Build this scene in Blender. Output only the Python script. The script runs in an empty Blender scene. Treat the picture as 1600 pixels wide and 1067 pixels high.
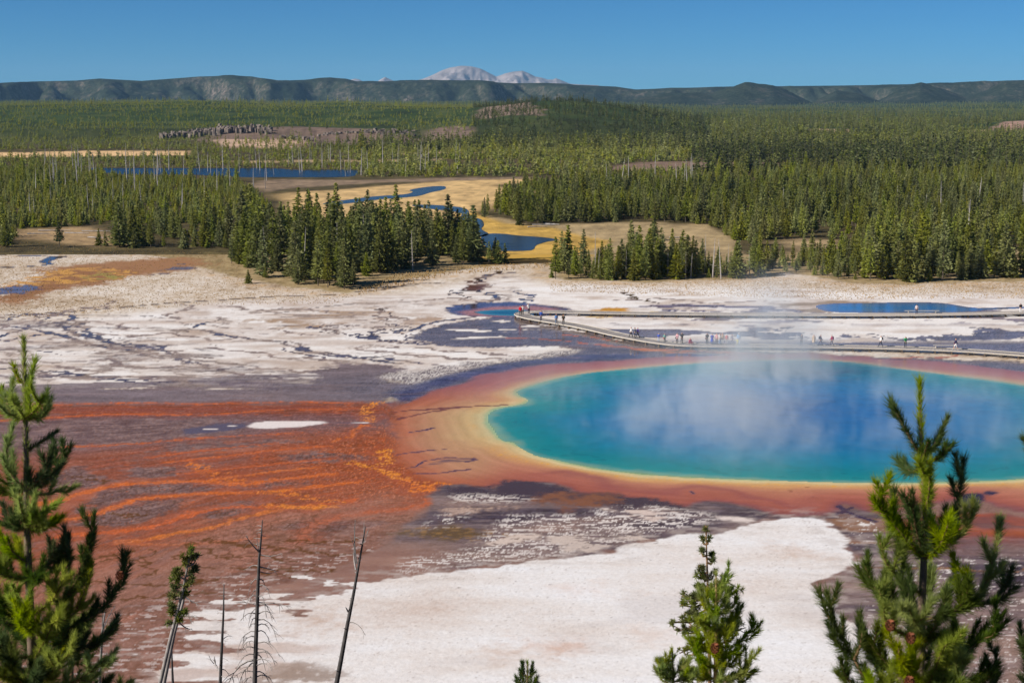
import bpy, bmesh, math, random
import numpy as np
from mathutils import Vector, Matrix, Euler

C = bpy.context.scene.collection
scene = bpy.context.scene
R = math.radians

# ------------------------------------------------------------------ camera, sky, sun, exposure
cam_d = bpy.data.cameras.new('camera'); cam = bpy.data.objects.new('camera', cam_d); C.objects.link(cam)
cam_d.sensor_width = 36.0; cam_d.lens = 36.0 * 2290.0 / 1600.0
cam_d.clip_start = 0.5; cam_d.clip_end = 90000.0
cam.location = (0, 0, 38.0)
cam.rotation_euler = (math.pi / 2 - math.atan(383.5 / 2290.0), 0, 0)
cam_d.dof.use_dof = True; cam_d.dof.focus_distance = 190.0; cam_d.dof.aperture_fstop = 8.0
scene.camera = cam

SUN_EL, SUN_AZ = R(33), R(-112)          # azimuth from +Y towards +X
sdir = Vector((math.sin(SUN_AZ) * math.cos(SUN_EL), math.cos(SUN_AZ) * math.cos(SUN_EL), math.sin(SUN_EL)))
world = bpy.data.worlds.new('World'); scene.world = world; world.use_nodes = True
wn = world.node_tree; wn.nodes.clear()
sky = wn.nodes.new('ShaderNodeTexSky'); sky.sky_type = 'NISHITA'; sky.sun_disc = False
sky.sun_elevation = SUN_EL; sky.sun_rotation = SUN_AZ
sky.altitude = 2300; sky.air_density = 0.75; sky.dust_density = 0.05; sky.ozone_density = 3.0
bg = wn.nodes.new('ShaderNodeBackground'); bg.inputs['Strength'].default_value = 0.085
wo = wn.nodes.new('ShaderNodeOutputWorld')
tint = wn.nodes.new('ShaderNodeMix'); tint.data_type = 'RGBA'; tint.blend_type = 'MULTIPLY'; tint.inputs[0].default_value = 1.0
tint.inputs[7].default_value = (0.19, 0.50, 0.74, 1)
wn.links.new(sky.outputs[0], tint.inputs[6]); wn.links.new(tint.outputs[2], bg.inputs['Color']); wn.links.new(bg.outputs[0], wo.inputs['Surface'])
sun_d = bpy.data.lights.new('sun', 'SUN'); sun_d.energy = 4.9; sun_d.angle = R(0.53); sun_d.color = (1.0, 0.945, 0.87)
sun = bpy.data.objects.new('sun', sun_d); C.objects.link(sun); sun.rotation_euler = sdir.to_track_quat('Z', 'Y').to_euler(); sun.location = sdir * 100

scene.render.engine = 'CYCLES'
scene.view_settings.view_transform = 'Standard'; scene.view_settings.look = 'None'
scene.view_settings.exposure = 0.28; scene.view_settings.gamma = 1.0; scene.view_settings.use_curve_mapping = False
cy = scene.cycles
cy.max_bounces = 6; cy.diffuse_bounces = 2; cy.glossy_bounces = 2; cy.transmission_bounces = 3; cy.volume_bounces = 1; cy.transparent_max_bounces = 8
cy.use_denoising = True; cy.sample_clamp_indirect = 6.0
cy.volume_max_steps = 256

# ------------------------------------------------------------------ object helpers
def tag(o, label=None, cat=None, group=None, kind=None):
    if label: o['label'] = label
    if cat: o['category'] = cat
    if group: o['group'] = group
    if kind: o['kind'] = kind
    return o

def empty(name, loc=(0, 0, 0), rz=0.0):
    o = bpy.data.objects.new(name, None); C.objects.link(o); o.location = loc; o.rotation_euler = (0, 0, rz)
    o.empty_display_size = 0.3
    return o

def mesh_obj(name, verts, faces, mat=None, parent=None, smooth=False):
    me = bpy.data.meshes.new(name)
    me.from_pydata([tuple(v) for v in verts], [], [tuple(f) for f in faces]); me.update()
    return link(name, me, mat, parent, smooth)

def link(name, me, mat=None, parent=None, smooth=False):
    if mat is not None and len(me.materials) == 0: me.materials.append(mat)
    if smooth: me.polygons.foreach_set('use_smooth', np.ones(len(me.polygons), bool))
    o = bpy.data.objects.new(name, me); C.objects.link(o)
    if parent is not None: o.parent = parent
    return o

def np_mesh(name, V, F):
    """vertices (n,3), faces (m,k) all of the same size"""
    V = np.asarray(V, np.float32); F = np.asarray(F, np.int32)
    me = bpy.data.meshes.new(name)
    me.vertices.add(len(V)); me.vertices.foreach_set('co', V.ravel())
    k = F.shape[1]
    me.loops.add(F.size); me.loops.foreach_set('vertex_index', F.ravel())
    me.polygons.add(len(F)); me.polygons.foreach_set('loop_start', np.arange(0, F.size, k, dtype=np.int32))
    me.update(calc_edges=True)
    return me

def grid_faces(r, c):
    i = np.arange(r - 1)[:, None] * c + np.arange(c - 1)[None]
    i = i.ravel()
    return np.stack([i, i + 1, i + c + 1, i + c], -1)

def add_attr(me, name, data, kind='FLOAT'):
    a = me.attributes.new(name, 'FLOAT_COLOR' if kind == 'COLOR' else kind, 'POINT')
    if kind == 'COLOR':
        d = np.ones((len(data), 4), np.float32); d[:, :3] = data; a.data.foreach_set('color', d.ravel())
    else:
        a.data.foreach_set('value', np.asarray(data, np.float32).ravel())

def nodes_of(name):
    m = bpy.data.materials.new(name); m.use_nodes = True
    nt = m.node_tree; nt.nodes.clear()
    out = nt.nodes.new('ShaderNodeOutputMaterial'); b = nt.nodes.new('ShaderNodeBsdfPrincipled')
    nt.links.new(b.outputs[0], out.inputs['Surface'])
    return m, nt, b, out

def nd(nt, t, **kw):
    n = nt.nodes.new(t)
    for k, v in kw.items():
        if k in n.inputs.keys() and not hasattr(n, k): n.inputs[k].default_value = v
        elif hasattr(n, k): setattr(n, k, v)
    return n

def math_node(nt, op, a, b=None, clamp=False):
    n = nt.nodes.new('ShaderNodeMath'); n.operation = op; n.use_clamp = clamp
    for i, x in enumerate((a, b)):
        if x is None: continue
        if isinstance(x, (int, float)): n.inputs[i].default_value = x
        else: nt.links.new(x, n.inputs[i])
    return n.outputs[0]

def noise_node(nt, scale, detail=4, rough=0.55, vec=None, dist=0.0):
    n = nt.nodes.new('ShaderNodeTexNoise'); n.inputs['Scale'].default_value = scale; n.inputs['Detail'].default_value = detail
    n.inputs['Roughness'].default_value = rough; n.inputs['Distortion'].default_value = dist
    if vec is not None: nt.links.new(vec, n.inputs['Vector'])
    return n

def coord(nt, kind='Object', scale=None):
    n = nt.nodes.new('ShaderNodeTexCoord'); o = n.outputs[kind]
    if scale:
        mp = nt.nodes.new('ShaderNodeMapping'); mp.inputs['Scale'].default_value = scale; nt.links.new(o, mp.inputs[0]); o = mp.outputs[0]
    return o

def scale_col(nt, col, fac):
    m = nt.nodes.new('ShaderNodeVectorMath'); m.operation = 'SCALE'; nt.links.new(col, m.inputs[0])
    if isinstance(fac, (int, float)): m.inputs['Scale'].default_value = fac
    else: nt.links.new(fac, m.inputs['Scale'])
    return m.outputs[0]

def simple_mat(name, rgb, rough=0.8, var=0.25, scale=4.0, spec=0.3, bump=0.0, dark=None, stretch=None):
    """base colour broken up by two octaves of noise"""
    m, nt, b, out = nodes_of(name)
    v = coord(nt, 'Object', stretch)
    n = noise_node(nt, scale, 6, 0.6, v)
    rp = nt.nodes.new('ShaderNodeValToRGB'); nt.links.new(n.outputs['Fac'], rp.inputs[0])
    d = dark or tuple(c * (1 - var) for c in rgb)
    l = tuple(min(1, c * (1 + var)) for c in rgb)
    rp.color_ramp.elements[0].position = 0.3; rp.color_ramp.elements[1].position = 0.7
    rp.color_ramp.elements[0].color = (*d, 1); rp.color_ramp.elements[1].color = (*l, 1)
    nt.links.new(rp.outputs[0], b.inputs['Base Color'])
    b.inputs['Roughness'].default_value = rough; b.inputs['Specular IOR Level'].default_value = spec
    if bump:
        bp = nt.nodes.new('ShaderNodeBump'); bp.inputs['Strength'].default_value = 0.6; bp.inputs['Distance'].default_value = bump
        nt.links.new(n.outputs['Fac'], bp.inputs['Height']); nt.links.new(bp.outputs[0], b.inputs['Normal'])
    return m

class MB:
    """collects shapes into one mesh"""
    def __init__(s): s.v = []; s.f = []
    def box(s, c, d, rz=0.0, jit=None):
        n = len(s.v); cr, sr = math.cos(rz), math.sin(rz)
        for k in range(8):
            x = (k & 1 or -1) * d[0] / 2 if False else (1 if k & 1 else -1) * d[0] / 2
            y = (1 if k & 2 else -1) * d[1] / 2; z = (1 if k & 4 else -1) * d[2] / 2
            if jit: x += jit.uniform(-.2, .2) * d[0]; y += jit.uniform(-.2, .2) * d[1]; z += jit.uniform(-.2, .2) * d[2]
            s.v.append((c[0] + x * cr - y * sr, c[1] + x * sr + y * cr, c[2] + z))
        s.f += [(n, n + 2, n + 3, n + 1), (n + 4, n + 5, n + 7, n + 6), (n, n + 1, n + 5, n + 4), (n + 2, n + 6, n + 7, n + 3), (n, n + 4, n + 6, n + 2), (n + 1, n + 3, n + 7, n + 5)]
    def tube(s, pts, rad, k=6, cap=True):
        pts = [Vector(p) for p in pts]; n0 = len(s.v)
        for i, p in enumerate(pts):
            t = (pts[min(i + 1, len(pts) - 1)] - pts[max(i - 1, 0)])
            if t.length < 1e-9: t = Vector((0, 0, 1))
            t.normalize()
            a = t.orthogonal().normalized() if abs(t.z) > 0.9 else t.cross(Vector((0, 0, 1))).normalized()
            b = t.cross(a); r = rad[i] if isinstance(rad, (list, tuple)) else rad
            for j in range(k):
                q = 2 * math.pi * j / k
                s.v.append(tuple(p + (a * math.cos(q) + b * math.sin(q)) * r))
        for i in range(len(pts) - 1):
            for j in range(k):
                a0 = n0 + i * k + j; a1 = n0 + i * k + (j + 1) % k
                s.f.append((a0, a1, a1 + k, a0 + k))
        if cap:
            s.f.append(tuple(range(n0 + k - 1, n0 - 1, -1))); s.f.append(tuple(range(len(s.v) - k, len(s.v))))
    def tri(s, a, b, c):
        n = len(s.v); s.v += [tuple(a), tuple(b), tuple(c)]; s.f.append((n, n + 1, n + 2))
    def build(s, name, mat, parent=None, smooth=False):
        return mesh_obj(name, s.v, s.f, mat, parent, smooth)

# ------------------------------------------------------------------ geometry of the view and noise
CAM_H = 38.0
FPX = 2290.0
PITCH = math.atan(383.5 / FPX)
SP, CP = math.sin(PITCH), math.cos(PITCH)

def slope(v):
    t = (np.asarray(v, float) - 533.5) / FPX
    return (SP + CP * t) / (CP - SP * t)

def ground_xy(u, v, z=0.0):
    """photo pixel -> point on the level z (numpy)"""
    u = np.asarray(u, float); v = np.asarray(v, float)
    t = (v - 533.5) / FPX
    fw = CP - SP * t
    k = (CAM_H - z) / (SP + CP * t)
    return (u - 800.0) / FPX * k, fw * k

def at_depth(u, v, d):
    """photo pixel at forward distance d -> world point"""
    t = (v - 533.5) / FPX
    fw = CP - SP * t
    k = d / fw
    return ((u - 800.0) / FPX * k, d, CAM_H - (SP + CP * t) * k)

def project(X, Y, Z):
    dz = Z - CAM_H
    f = Y * CP - dz * SP
    up = Y * SP + dz * CP
    return 800.0 + FPX * X / f, 533.5 - FPX * up / f

_PERM = np.random.RandomState(7).permutation(4096).astype(np.int64)
_PERM2 = np.concatenate([_PERM, _PERM])
_G = np.random.RandomState(11).rand(4096) * 2 * np.pi
_GX, _GY = np.cos(_G), np.sin(_G)

def perlin(x, y, seed=0):
    xi = np.floor(x).astype(np.int64); yi = np.floor(y).astype(np.int64)
    xf = x - xi; yf = y - yi
    sx = xf * xf * xf * (xf * (xf * 6 - 15) + 10); sy = yf * yf * yf * (yf * (yf * 6 - 15) + 10)
    def g(ix, iy, dx, dy):
        h = _PERM2[(_PERM2[(ix + seed * 131) & 4095] + iy) & 4095]
        return _GX[h] * dx + _GY[h] * dy
    a = g(xi, yi, xf, yf); b = g(xi + 1, yi, xf - 1, yf)
    c = g(xi, yi + 1, xf, yf - 1); d = g(xi + 1, yi + 1, xf - 1, yf - 1)
    return ((a + sx * (b - a)) * (1 - sy) + (c + sx * (d - c)) * sy) * 1.5

def fbm(x, y, octv=4, seed=0, gain=0.5):
    r = 0.0; a = 1.0; n = 0.0
    for o in range(octv):
        r = r + a * perlin(x * 2 ** o, y * 2 ** o, seed + o * 7); n += a; a *= gain
    return r / n * 1.35

def ridged(x, y, octv=3, seed=0):
    r = 0.0; a = 1.0; n = 0.0
    for o in range(octv):
        r = r + a * (1 - np.abs(perlin(x * 2 ** o, y * 2 ** o, seed + o * 5)) * 2); n += a; a *= 0.5
    return r / n

def cells(x, y, seed=0):
    """F2-F1 of a jittered lattice: 0 on the cracks between cells; also a random value per cell"""
    xi = np.floor(x).astype(np.int64); yi = np.floor(y).astype(np.int64)
    f1 = np.full(x.shape, 9.0); f2 = np.full(x.shape, 9.0); cid = np.zeros(x.shape)
    for dx in (-1, 0, 1):
        for dy in (-1, 0, 1):
            cx = xi + dx; cy = yi + dy
            h = _PERM2[(_PERM2[(cx + seed * 57) & 4095] + cy) & 4095]
            px = cx + (h & 63) / 64.0; py = cy + (h >> 6) / 64.0
            d = np.hypot(x - px, y - py)
            n1 = d < f1
            f2 = np.where(n1, f1, np.minimum(f2, d)); cid = np.where(n1, h / 4096.0, cid); f1 = np.where(n1, d, f1)
    return f2 - f1, cid

def sstep(a, b, x):
    t = np.clip((x - a) / (b - a), 0, 1)
    return t * t * (3 - 2 * t)

def lin(c):
    c = np.asarray(c, float) / 255.0
    return np.where(c <= 0.04045, c / 12.92, ((c + 0.055) / 1.055) ** 2.4)

# ------------------------------------------------------------------ shapes of the basin (traced on the plain, turned into metres)
POOL = [(760,655),(766,643),(788,636),(812,632),(824,626),(812,619),(806,612),(822,605),(850,596),(900,585),(960,578),(1040,571),(1120,566),(1250,562),(1330,566),(1400,575),(1500,588),(1600,602),(1700,625),(1752,660),(1740,700),(1680,733),(1600,748),(1500,753),(1400,755),(1300,754),(1200,751),(1100,747),(1000,741),(920,730),(872,720),(835,712),(812,700),(800,692),(782,688),(770,672)]
RIM = [(600,645),(606,634),(640,628),(700,606),(760,585),(830,573),(900,566),(1000,560),(1100,556),(1250,551),(1400,560),(1500,568),(1600,580),(1750,600),(1900,640),(1900,790),(1600,800),(1520,775),(1450,790),(1380,806),(1340,795),(1325,792),(1300,804),(1235,809),(1190,802),(1135,786),(1100,785),(1062,795),(1030,783),(960,778),(895,772),(885,762),(850,754),(800,757),(770,765),(730,762),(690,757),(640,745),(612,722),(600,700),(592,670)]
SHEET = [(300,985),(340,950),(385,942),(430,925),(520,915),(600,905),(700,891),(745,885),(800,880),(860,873),(925,868),(950,864),(975,852),(1005,845),(1060,836),(1130,833),(1160,822),(1195,812),(1240,809),(1290,812),(1302,822),(1318,838),(1330,846),(1332,858),(1352,870),(1345,878),(1330,884),(1312,898),(1280,912),(1290,926),(1292,950),(1320,975),(1372,1000),(1410,1050),(1450,1200),(180,1200),(260,1060),(290,1020)]
RIVER = [[(752,368),(762,388),(790,392),(830,391),(838,383),(858,377),(874,375),(850,371),(810,368),(780,365)],
         [(748,370),(742,356),(724,352),(714,343),(722,335),(705,330),(668,326),(645,322),(650,320),(690,321),(728,326),(735,338),(752,343),(756,352),(752,358),(764,366)],
         [(505,318),(545,312),(585,307),(630,304),(645,300),(640,297),(668,292),(694,291),(694,296),(672,301),(650,307),(600,311),(560,316),(520,320)]]
POND = [(140,263),(200,263),(290,263),(420,263),(470,266),(556,266),(553,275),(520,277),(440,277),(380,277),(330,275),(300,273),(180,272)]
BLUEPOOL = [(1272,478),(1300,474),(1360,473),(1420,472),(1470,473),(1500,477),(1530,481),(1600,479),(1700,478),(1700,481),(1600,482),(1545,485),(1500,489),(1440,489.5),(1340,489),(1290,487)]
TEALPOOL = [(738,487),(770,484),(810,483),(835,486),(842,490),(830,494),(790,494),(755,492)]

def poly_sdf(X, Y, poly, closed=True):
    px, py = ground_xy([p[0] for p in poly], [p[1] for p in poly])
    n = len(px)
    d2 = np.full(X.shape, 1e18); ins = np.zeros(X.shape, bool)
    for i in range(n if closed else n - 1):
        ax, ay = px[i], py[i]; bx, by = px[(i + 1) % n], py[(i + 1) % n]
        ex, ey = bx - ax, by - ay
        t = np.clip(((X - ax) * ex + (Y - ay) * ey) / (ex * ex + ey * ey + 1e-12), 0, 1)
        d2 = np.minimum(d2, (X - ax - t * ex) ** 2 + (Y - ay - t * ey) ** 2)
        if closed:
            c = ((ay > Y) != (by > Y))
            with np.errstate(divide='ignore', invalid='ignore'):
                ins ^= c & (X < ex * (Y - ay) / (ey if ey != 0 else 1e-12) + ax)
    d = np.sqrt(d2)
    return np.where(ins, -d, d) if closed else d

def smooth_loop(poly, n=4):
    """Catmull-Rom resampling of a closed outline"""
    out = []
    m = len(poly)
    for i in range(m):
        p0, p1, p2, p3 = [np.array(poly[(i + k - 1) % m], float) for k in range(4)]
        for j in range(n):
            t = j / n
            out.append(tuple(0.5 * ((2 * p1) + (-p0 + p2) * t + (2 * p0 - 5 * p1 + 4 * p2 - p3) * t * t + (-p0 + 3 * p1 - 3 * p2 + p3) * t ** 3)))
    return out

WETREFL = np.array([0.018, 0.05, 0.105])      # sky light returned by a wet film at this grazing angle

class Painter:
    def __init__(s, us, vs):
        s.us, s.vs = us, vs
        s.U, s.V = np.meshgrid(us, vs)
        s.X, s.Y = ground_xy(s.U, s.V)
        s.col = np.zeros(s.U.shape + (3,)); s.wet = np.zeros(s.U.shape)
        s.stride = 3
        s.ui = np.arange(0, len(us) + s.stride, s.stride); s.vi = np.arange(0, len(vs) + s.stride, s.stride)
        du = us[1] - us[0]; dv = vs[1] - vs[0]
        lu, lv = np.meshgrid(us[0] + s.ui * du, vs[0] + s.vi * dv)
        s.LX, s.LY = ground_xy(lu, lv)
        s.cache = {}
    def up(s, L):
        k = s.stride
        iu = np.arange(len(s.us)) / k; iv = np.arange(len(s.vs)) / k
        i0 = iu.astype(int); fu = iu - i0; j0 = iv.astype(int); fv = (iv - j0)[:, None]
        A = L[j0] * (1 - fv) + L[j0 + 1] * fv
        return A[:, i0] * (1 - fu) + A[:, i0 + 1] * fu
    def sdf(s, poly, closed=True):
        return s.up(poly_sdf(s.LX, s.LY, poly, closed))
    def put(s, mask, c, wet=0.0):
        c = lin(c) if not isinstance(c, np.ndarray) else c
        m = np.clip(mask, 0, 1)
        s.col = s.col * (1 - m[..., None]) + c * m[..., None]
        s.wet = s.wet * (1 - m) + wet * m
    def area(s, poly, c, wet=0.0, soft=0.6, rough=1.0, scale=0.25, seed=1, gate=None, smooth=False):
        d = s.sdf(smooth_loop(poly, 3) if smooth else poly)
        if rough: d = d + rough * (s.n(scale, seed) + 0.45 * s.n(1.3, 9) + 0.35 * s.n(0.6, 17, 4, 1.8))
        m = 1 - sstep(-soft, soft, d)
        if gate is not None: m = m * gate
        s.put(m, c, wet)
        return m
    def stroke(s, line, w, c, wet=0.0, seed=1, wander=0.6, scale=0.35, gate=None):
        """a line on the ground, measured only in its own neighbourhood"""
        us_ = [p[0] for p in line]; vs_ = [p[1] for p in line]
        j0 = np.searchsorted(s.us, min(us_) - 25); j1 = np.searchsorted(s.us, max(us_) + 25)
        i0 = np.searchsorted(s.vs, min(vs_) - 14); i1 = np.searchsorted(s.vs, max(vs_) + 14)
        if j1 - j0 < 2 or i1 - i0 < 2: return
        sl = (slice(i0, i1), slice(j0, j1)); X = s.X[sl]; Y = s.Y[sl]
        if wander:
            X = X + wander * 1.6 * s.n(scale, seed % 5 + 400)[sl]; Y = Y + wander * 1.3 * s.n(scale, seed % 5 + 410)[sl]
        d = poly_sdf(X, Y, line, False)
        row = 87000.0 ** -1 * Y * Y * 1.2                # one row of the mesh in metres, the least width it can show
        thick = 1 + 0.5 * s.n(0.12, 13)[sl]
        ww = np.maximum(w * thick * 0.62, row * 0.45)
        m = 1 - sstep(ww * 0.6, ww * 1.25 + 0.08, d)
        m = m * np.clip(w / (row * 0.55), 0.35, 1)
        if gate is not None: m = m * (gate[sl] if isinstance(gate, np.ndarray) else gate)
        c = lin(c); s.col[sl] = s.col[sl] * (1 - m[..., None]) + c * m[..., None]; s.wet[sl] = s.wet[sl] * (1 - m) + wet * m
    def n(s, scale, seed=1, octv=4, ax=1.0):
        k = (scale, seed, octv, ax)
        if k not in s.cache:
            s.cache[k] = fbm(s.X * scale / ax, s.Y * scale, octv, seed)
        return s.cache[k]

def ramp(x, stops):
    """piecewise colours over x; stops = [(x, srgb)...]"""
    xs = [a for a, _ in stops]; cs = np.array([lin(c) for _, c in stops])
    return np.stack([np.interp(x, xs, cs[:, k]) for k in range(3)], -1)

def paint_basin(us, vs):
    P = Painter(us, vs)
    U, V, X, Y = P.U, P.V, P.X, P.Y
    n1 = P.n(0.05, 3); n2 = P.n(0.3, 5); n3 = P.n(1.3, 9); n4 = P.n(0.12, 13)
    nh = P.n(0.25, 21, 4, 3.0)            # drawn out sideways
    nf = fbm(X * 5, Y * 2.2, 3, 31)
    WHITE = (232, 224, 216)
    # dry grass and forest floor behind the basin
    P.put(np.ones(U.shape), ramp(n2 * 0.5 + n3 * 0.35, [(-0.6, (112, 98, 66)), (0.0, (158, 136, 100)), (0.6, (186, 164, 122))]))
    gold = [(690,330),(760,330),(790,345),(850,352),(960,375),(975,385),(880,408),(760,414),(740,400),(700,360)]
    P.area(gold, (196, 156, 76), rough=3, soft=3)
    P.area([(770,385),(840,392),(880,400),(940,378),(900,366),(850,364),(780,350),(760,350)], (208, 164, 72), rough=2, soft=2)
    P.area([(750,405),(870,404),(868,412),(750,414)], (74, 62, 40), rough=1.2, soft=1)
    # floor of the basin: pale sinter with tufts
    basin = [(-300,364),(0,364),(120,372),(190,386),(370,432),(440,446),(540,458),(640,436),(700,424),(760,416),(840,411),(868,420),(880,438),(1000,441),(1200,434),(1215,425),(1260,430),(1330,441),(1420,445),(1520,440),(1900,438),(1900,1300),(-300,1300)]
    db = P.sdf(basin) + 2.5 * P.n(0.12, 13)
    far = ramp(n2 * 0.5 + n3 * 0.45 + n1 * 0.5, [(-0.75, (150, 126, 100)), (-0.2, (196, 176, 152)), (0.25, (216, 202, 186)), (0.7, (230, 220, 208))])
    P.put(1 - sstep(-2, 1, db), far)
    P.put((1 - sstep(-2, 0.5, np.abs(db + 3.5) - 3)) * 0.6 * sstep(-0.1, 0.4, n2 + 0.3 * n3), (190, 150, 96))
    # left orange-yellow marsh
    P.area([(-300,380),(0,372),(110,370),(180,366),(160,358),(60,362),(-300,360)], (214, 206, 200), rough=3, soft=2)
    P.area([(-50,468),(0,470),(50,455),(90,440),(60,425),(70,418),(180,408),(290,402),(330,412),(280,424),(200,432),(160,446),(90,452),(40,475),(-60,480)], (160, 120, 92), 0.2, rough=4, soft=3)
    P.area([(-50,470),(0,462),(60,436),(100,424),(200,418),(215,428),(140,440),(80,455),(-50,480)], (150, 110, 84), 0.2, rough=3, soft=2, seed=4)
    mo = sstep(0.0, 0.35, P.n(0.5, 41, 3, 2.5) + 0.2)
    P.area([(20,440),(90,420),(150,418),(215,425),(190,437),(120,442),(60,446),(0,452)], (200, 150, 88), 0.1, rough=3, gate=mo, seed=6)
    P.area([(120,428),(180,424),(190,436),(150,440)], (150, 140, 84), 0.1, rough=4, gate=mo, seed=9)
    P.area([(-50,452),(10,448),(40,445),(75,448),(40,458),(-50,464)], (112, 104, 124), 0.8, rough=2.0)
    P.area([(190,428),(240,425),(280,412),(320,416),(300,424),(240,430)], (120, 108, 116), 0.7, rough=3, gate=sstep(-0.1, 0.1, nh))
    for ln in ([(0,398),(60,400),(95,402),(70,408),(80,413),(40,417),(0,418)], [(30,386),(60,380),(90,378),(60,385),(100,374),(170,372)]):
        P.stroke(ln, 0.9, (78, 74, 92), 0.9, wander=1.0)
    P.area([(58,406),(92,399),(96,402),(78,407),(88,411),(70,413)], (70, 70, 92), 0.9, rough=1)
    # white terraces
    wt = [(-300,520),(-50,505),(30,498),(120,493),(240,480),(340,470),(480,466),(600,458),(700,440),(800,428),(870,440),(1000,445),(1180,445),(1400,455),(1900,462),(1900,556),(1400,546),(1100,538),(1000,530),(900,556),(740,582),(600,600),(560,604),(520,610),(250,612),(-300,614)]
    ww = ramp(n1 * 0.5 + n2 * 0.3 + nh * 0.5, [(-0.6, (188, 168, 152)), (-0.2, (216, 204, 194)), (0.1, (232, 224, 216)), (0.8, (240, 234, 228))])
    d = P.sdf(wt) + 5 * n1 + 2 * n2
    P.put(1 - sstep(-8, 1, d), ww)
    # brown blushes on the white
    P.put(0.55 * sstep(0.15, 0.6, nh + 0.4 * n1) * sstep(520, 600, V) * (V < 640) * sstep(700, 300, U), (176, 150, 134))
    P.area([(395,492),(460,486),(560,480),(620,486),(600,498),(520,505),(460,515),(420,512)], (170, 144, 122), 0.15, rough=6, soft=3, gate=sstep(-0.3, 0.2, nh))
    P.area([(620,520),(640,500),(700,488),(660,515)], (176, 150, 130), 0.1, rough=4, soft=2, gate=sstep(-0.2, 0.2, nh))
    DK = (96, 88, 98)
    # dark wet branches
    gate0 = sstep(-0.25, 0.0, P.n(0.5, 51, 3, 2))
    S = P.stroke
    S([(-60,494),(0,493),(100,488),(170,482),(260,474),(330,470),(430,463),(520,461)], 0.5, (96, 88, 96), 0.6, seed=2)
    S([(560,456),(600,452),(640,444),(700,442)], 0.8, (100, 92, 96), 0.6, seed=3)
    S([(430,490),(500,480),(560,474),(640,472)], 0.4, (96, 88, 96), 0.6, seed=4)
    for ln, w in (([(-100,520),(0,503),(40,490),(75,497),(60,506)], 0.6), ([(-80,540),(10,525),(50,508),(90,503),(130,505),(100,512)], 0.8),
                  ([(60,492),(110,492),(120,498),(90,505),(110,517),(150,530),(190,540),(250,548)], 1.0), ([(0,508),(50,515),(100,525),(140,538),(200,548),(280,560),(350,580)], 0.9),
                  ([(120,505),(140,520),(170,535),(240,543),(300,562),(380,570)], 0.8), ([(190,535),(250,540),(225,555),(300,568)], 0.6),
                  ([(-100,555),(0,545),(70,548),(75,550)], 0.5), ([(10,532),(50,524),(100,520)], 0.5),
                  ([(315,516),(360,526),(400,530),(445,535),(460,545),(500,552),(560,560),(620,568)], 0.9), ([(280,520),(310,508),(340,500),(345,495)], 0.5),
                  ([(460,535),(480,548),(540,556),(600,560),(680,570)], 0.7), ([(440,545),(470,552),(540,568)], 0.6),
                  ([(0,600),(100,585),(130,590),(200,592),(300,598)], 0.7), ([(0,575),(60,580),(110,583)], 0.4), ([(100,580),(140,590),(250,600)], 0.6)):
        S(ln, w, DK, 0.85, seed=7 + int(w * 10), wander=1.0)
    S([(780,424),(760,432),(740,441),(755,446),(730,452),(770,460),(778,468),(745,474),(700,482)], 1.1, (76, 72, 92), 0.9, seed=14, wander=1.6)
    S([(800,426),(760,430),(740,437)], 0.9, (88, 74, 84), 0.8, seed=15)
    P.area([(728,440),(750,436),(770,444),(760,452),(725,455)], (104, 78, 80), 0.6, rough=1.6, gate=sstep(-0.05, 0.1, nh))
    S([(705,455),(715,460),(730,467)], 0.9, DK, 0.9, wander=1.5)
    S([(600,482),(605,490),(597,503),(620,515),(640,530)], 0.7, DK, 0.8, seed=16, wander=1.8)
    S([(640,518),(660,508),(700,500),(740,496)], 0.9, DK, 0.9, seed=17)
    for sd, ln in enumerate(([(490,508),(510,515),(540,522),(600,530),(660,538)], [(495,512),(530,507),(520,518)], [(560,508),(590,512),(580,525)], [(625,505),(640,512)], [(500,518),(560,524),(620,536),(700,538)])):
        S(ln, 0.8, (90, 84, 100), 0.8, seed=60 + sd, wander=2.0)
    S([(805,455),(830,463),(815,475)], 0.8, DK, 0.9, seed=18, wander=1.5)
    S([(975,458),(990,465),(1020,472),(1060,476)], 0.6, DK, 0.9, seed=19, wander=1.5)
    for q, ln in enumerate(([(0,530),(60,536),(120,533),(180,545),(260,548),(330,560)], [(20,560),(90,566),(150,562),(220,574),(300,572),(380,584)], [(150,520),(210,526),(260,520),(330,532),(380,528)], [(240,500),(300,506),(350,512),(420,514),(480,524)], [(330,545),(400,550),(450,560),(520,562),(590,572)], [(400,575),(470,580),(530,578),(600,588)],
                            [(120,500),(170,506),(200,514),(240,512)], [(60,584),(140,592),(220,588),(300,596),(400,600)], [(0,566),(40,572),(100,574),(160,582)], [(350,478),(400,486),(460,482),(540,490),(600,486)], [(180,470),(160,480),(110,484),(60,498),(0,512)], [(280,472),(300,482),(260,492),(280,500)], [(600,540),(680,546),(760,552),(830,556),(900,552)], [(560,545),(620,552),(700,560),(790,562)],
                            [(420,590),(500,594),(560,598)], [(650,470),(700,466),(760,470),(800,466)], [(560,500),(620,496),(650,505),(700,512)], [(960,470),(1040,466),(1100,474),(1200,470)], [(900,500),(960,504),(1020,500),(1080,508)], [(1380,500),(1440,506),(1500,500),(1560,510),(1620,506)], [(1240,512),(1300,508),(1360,514)], [(1450,520),(1500,516),(1560,522),(1620,518)])):
        S(ln, 0.55 + 0.15 * (q % 3), (104, 94, 104), 0.6, seed=500 + q, wander=1.6, scale=0.25)
        S(ln, 1.6, (196, 176, 162), 0.1, seed=500 + q, wander=1.6, scale=0.25, gate=0.35)
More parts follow.
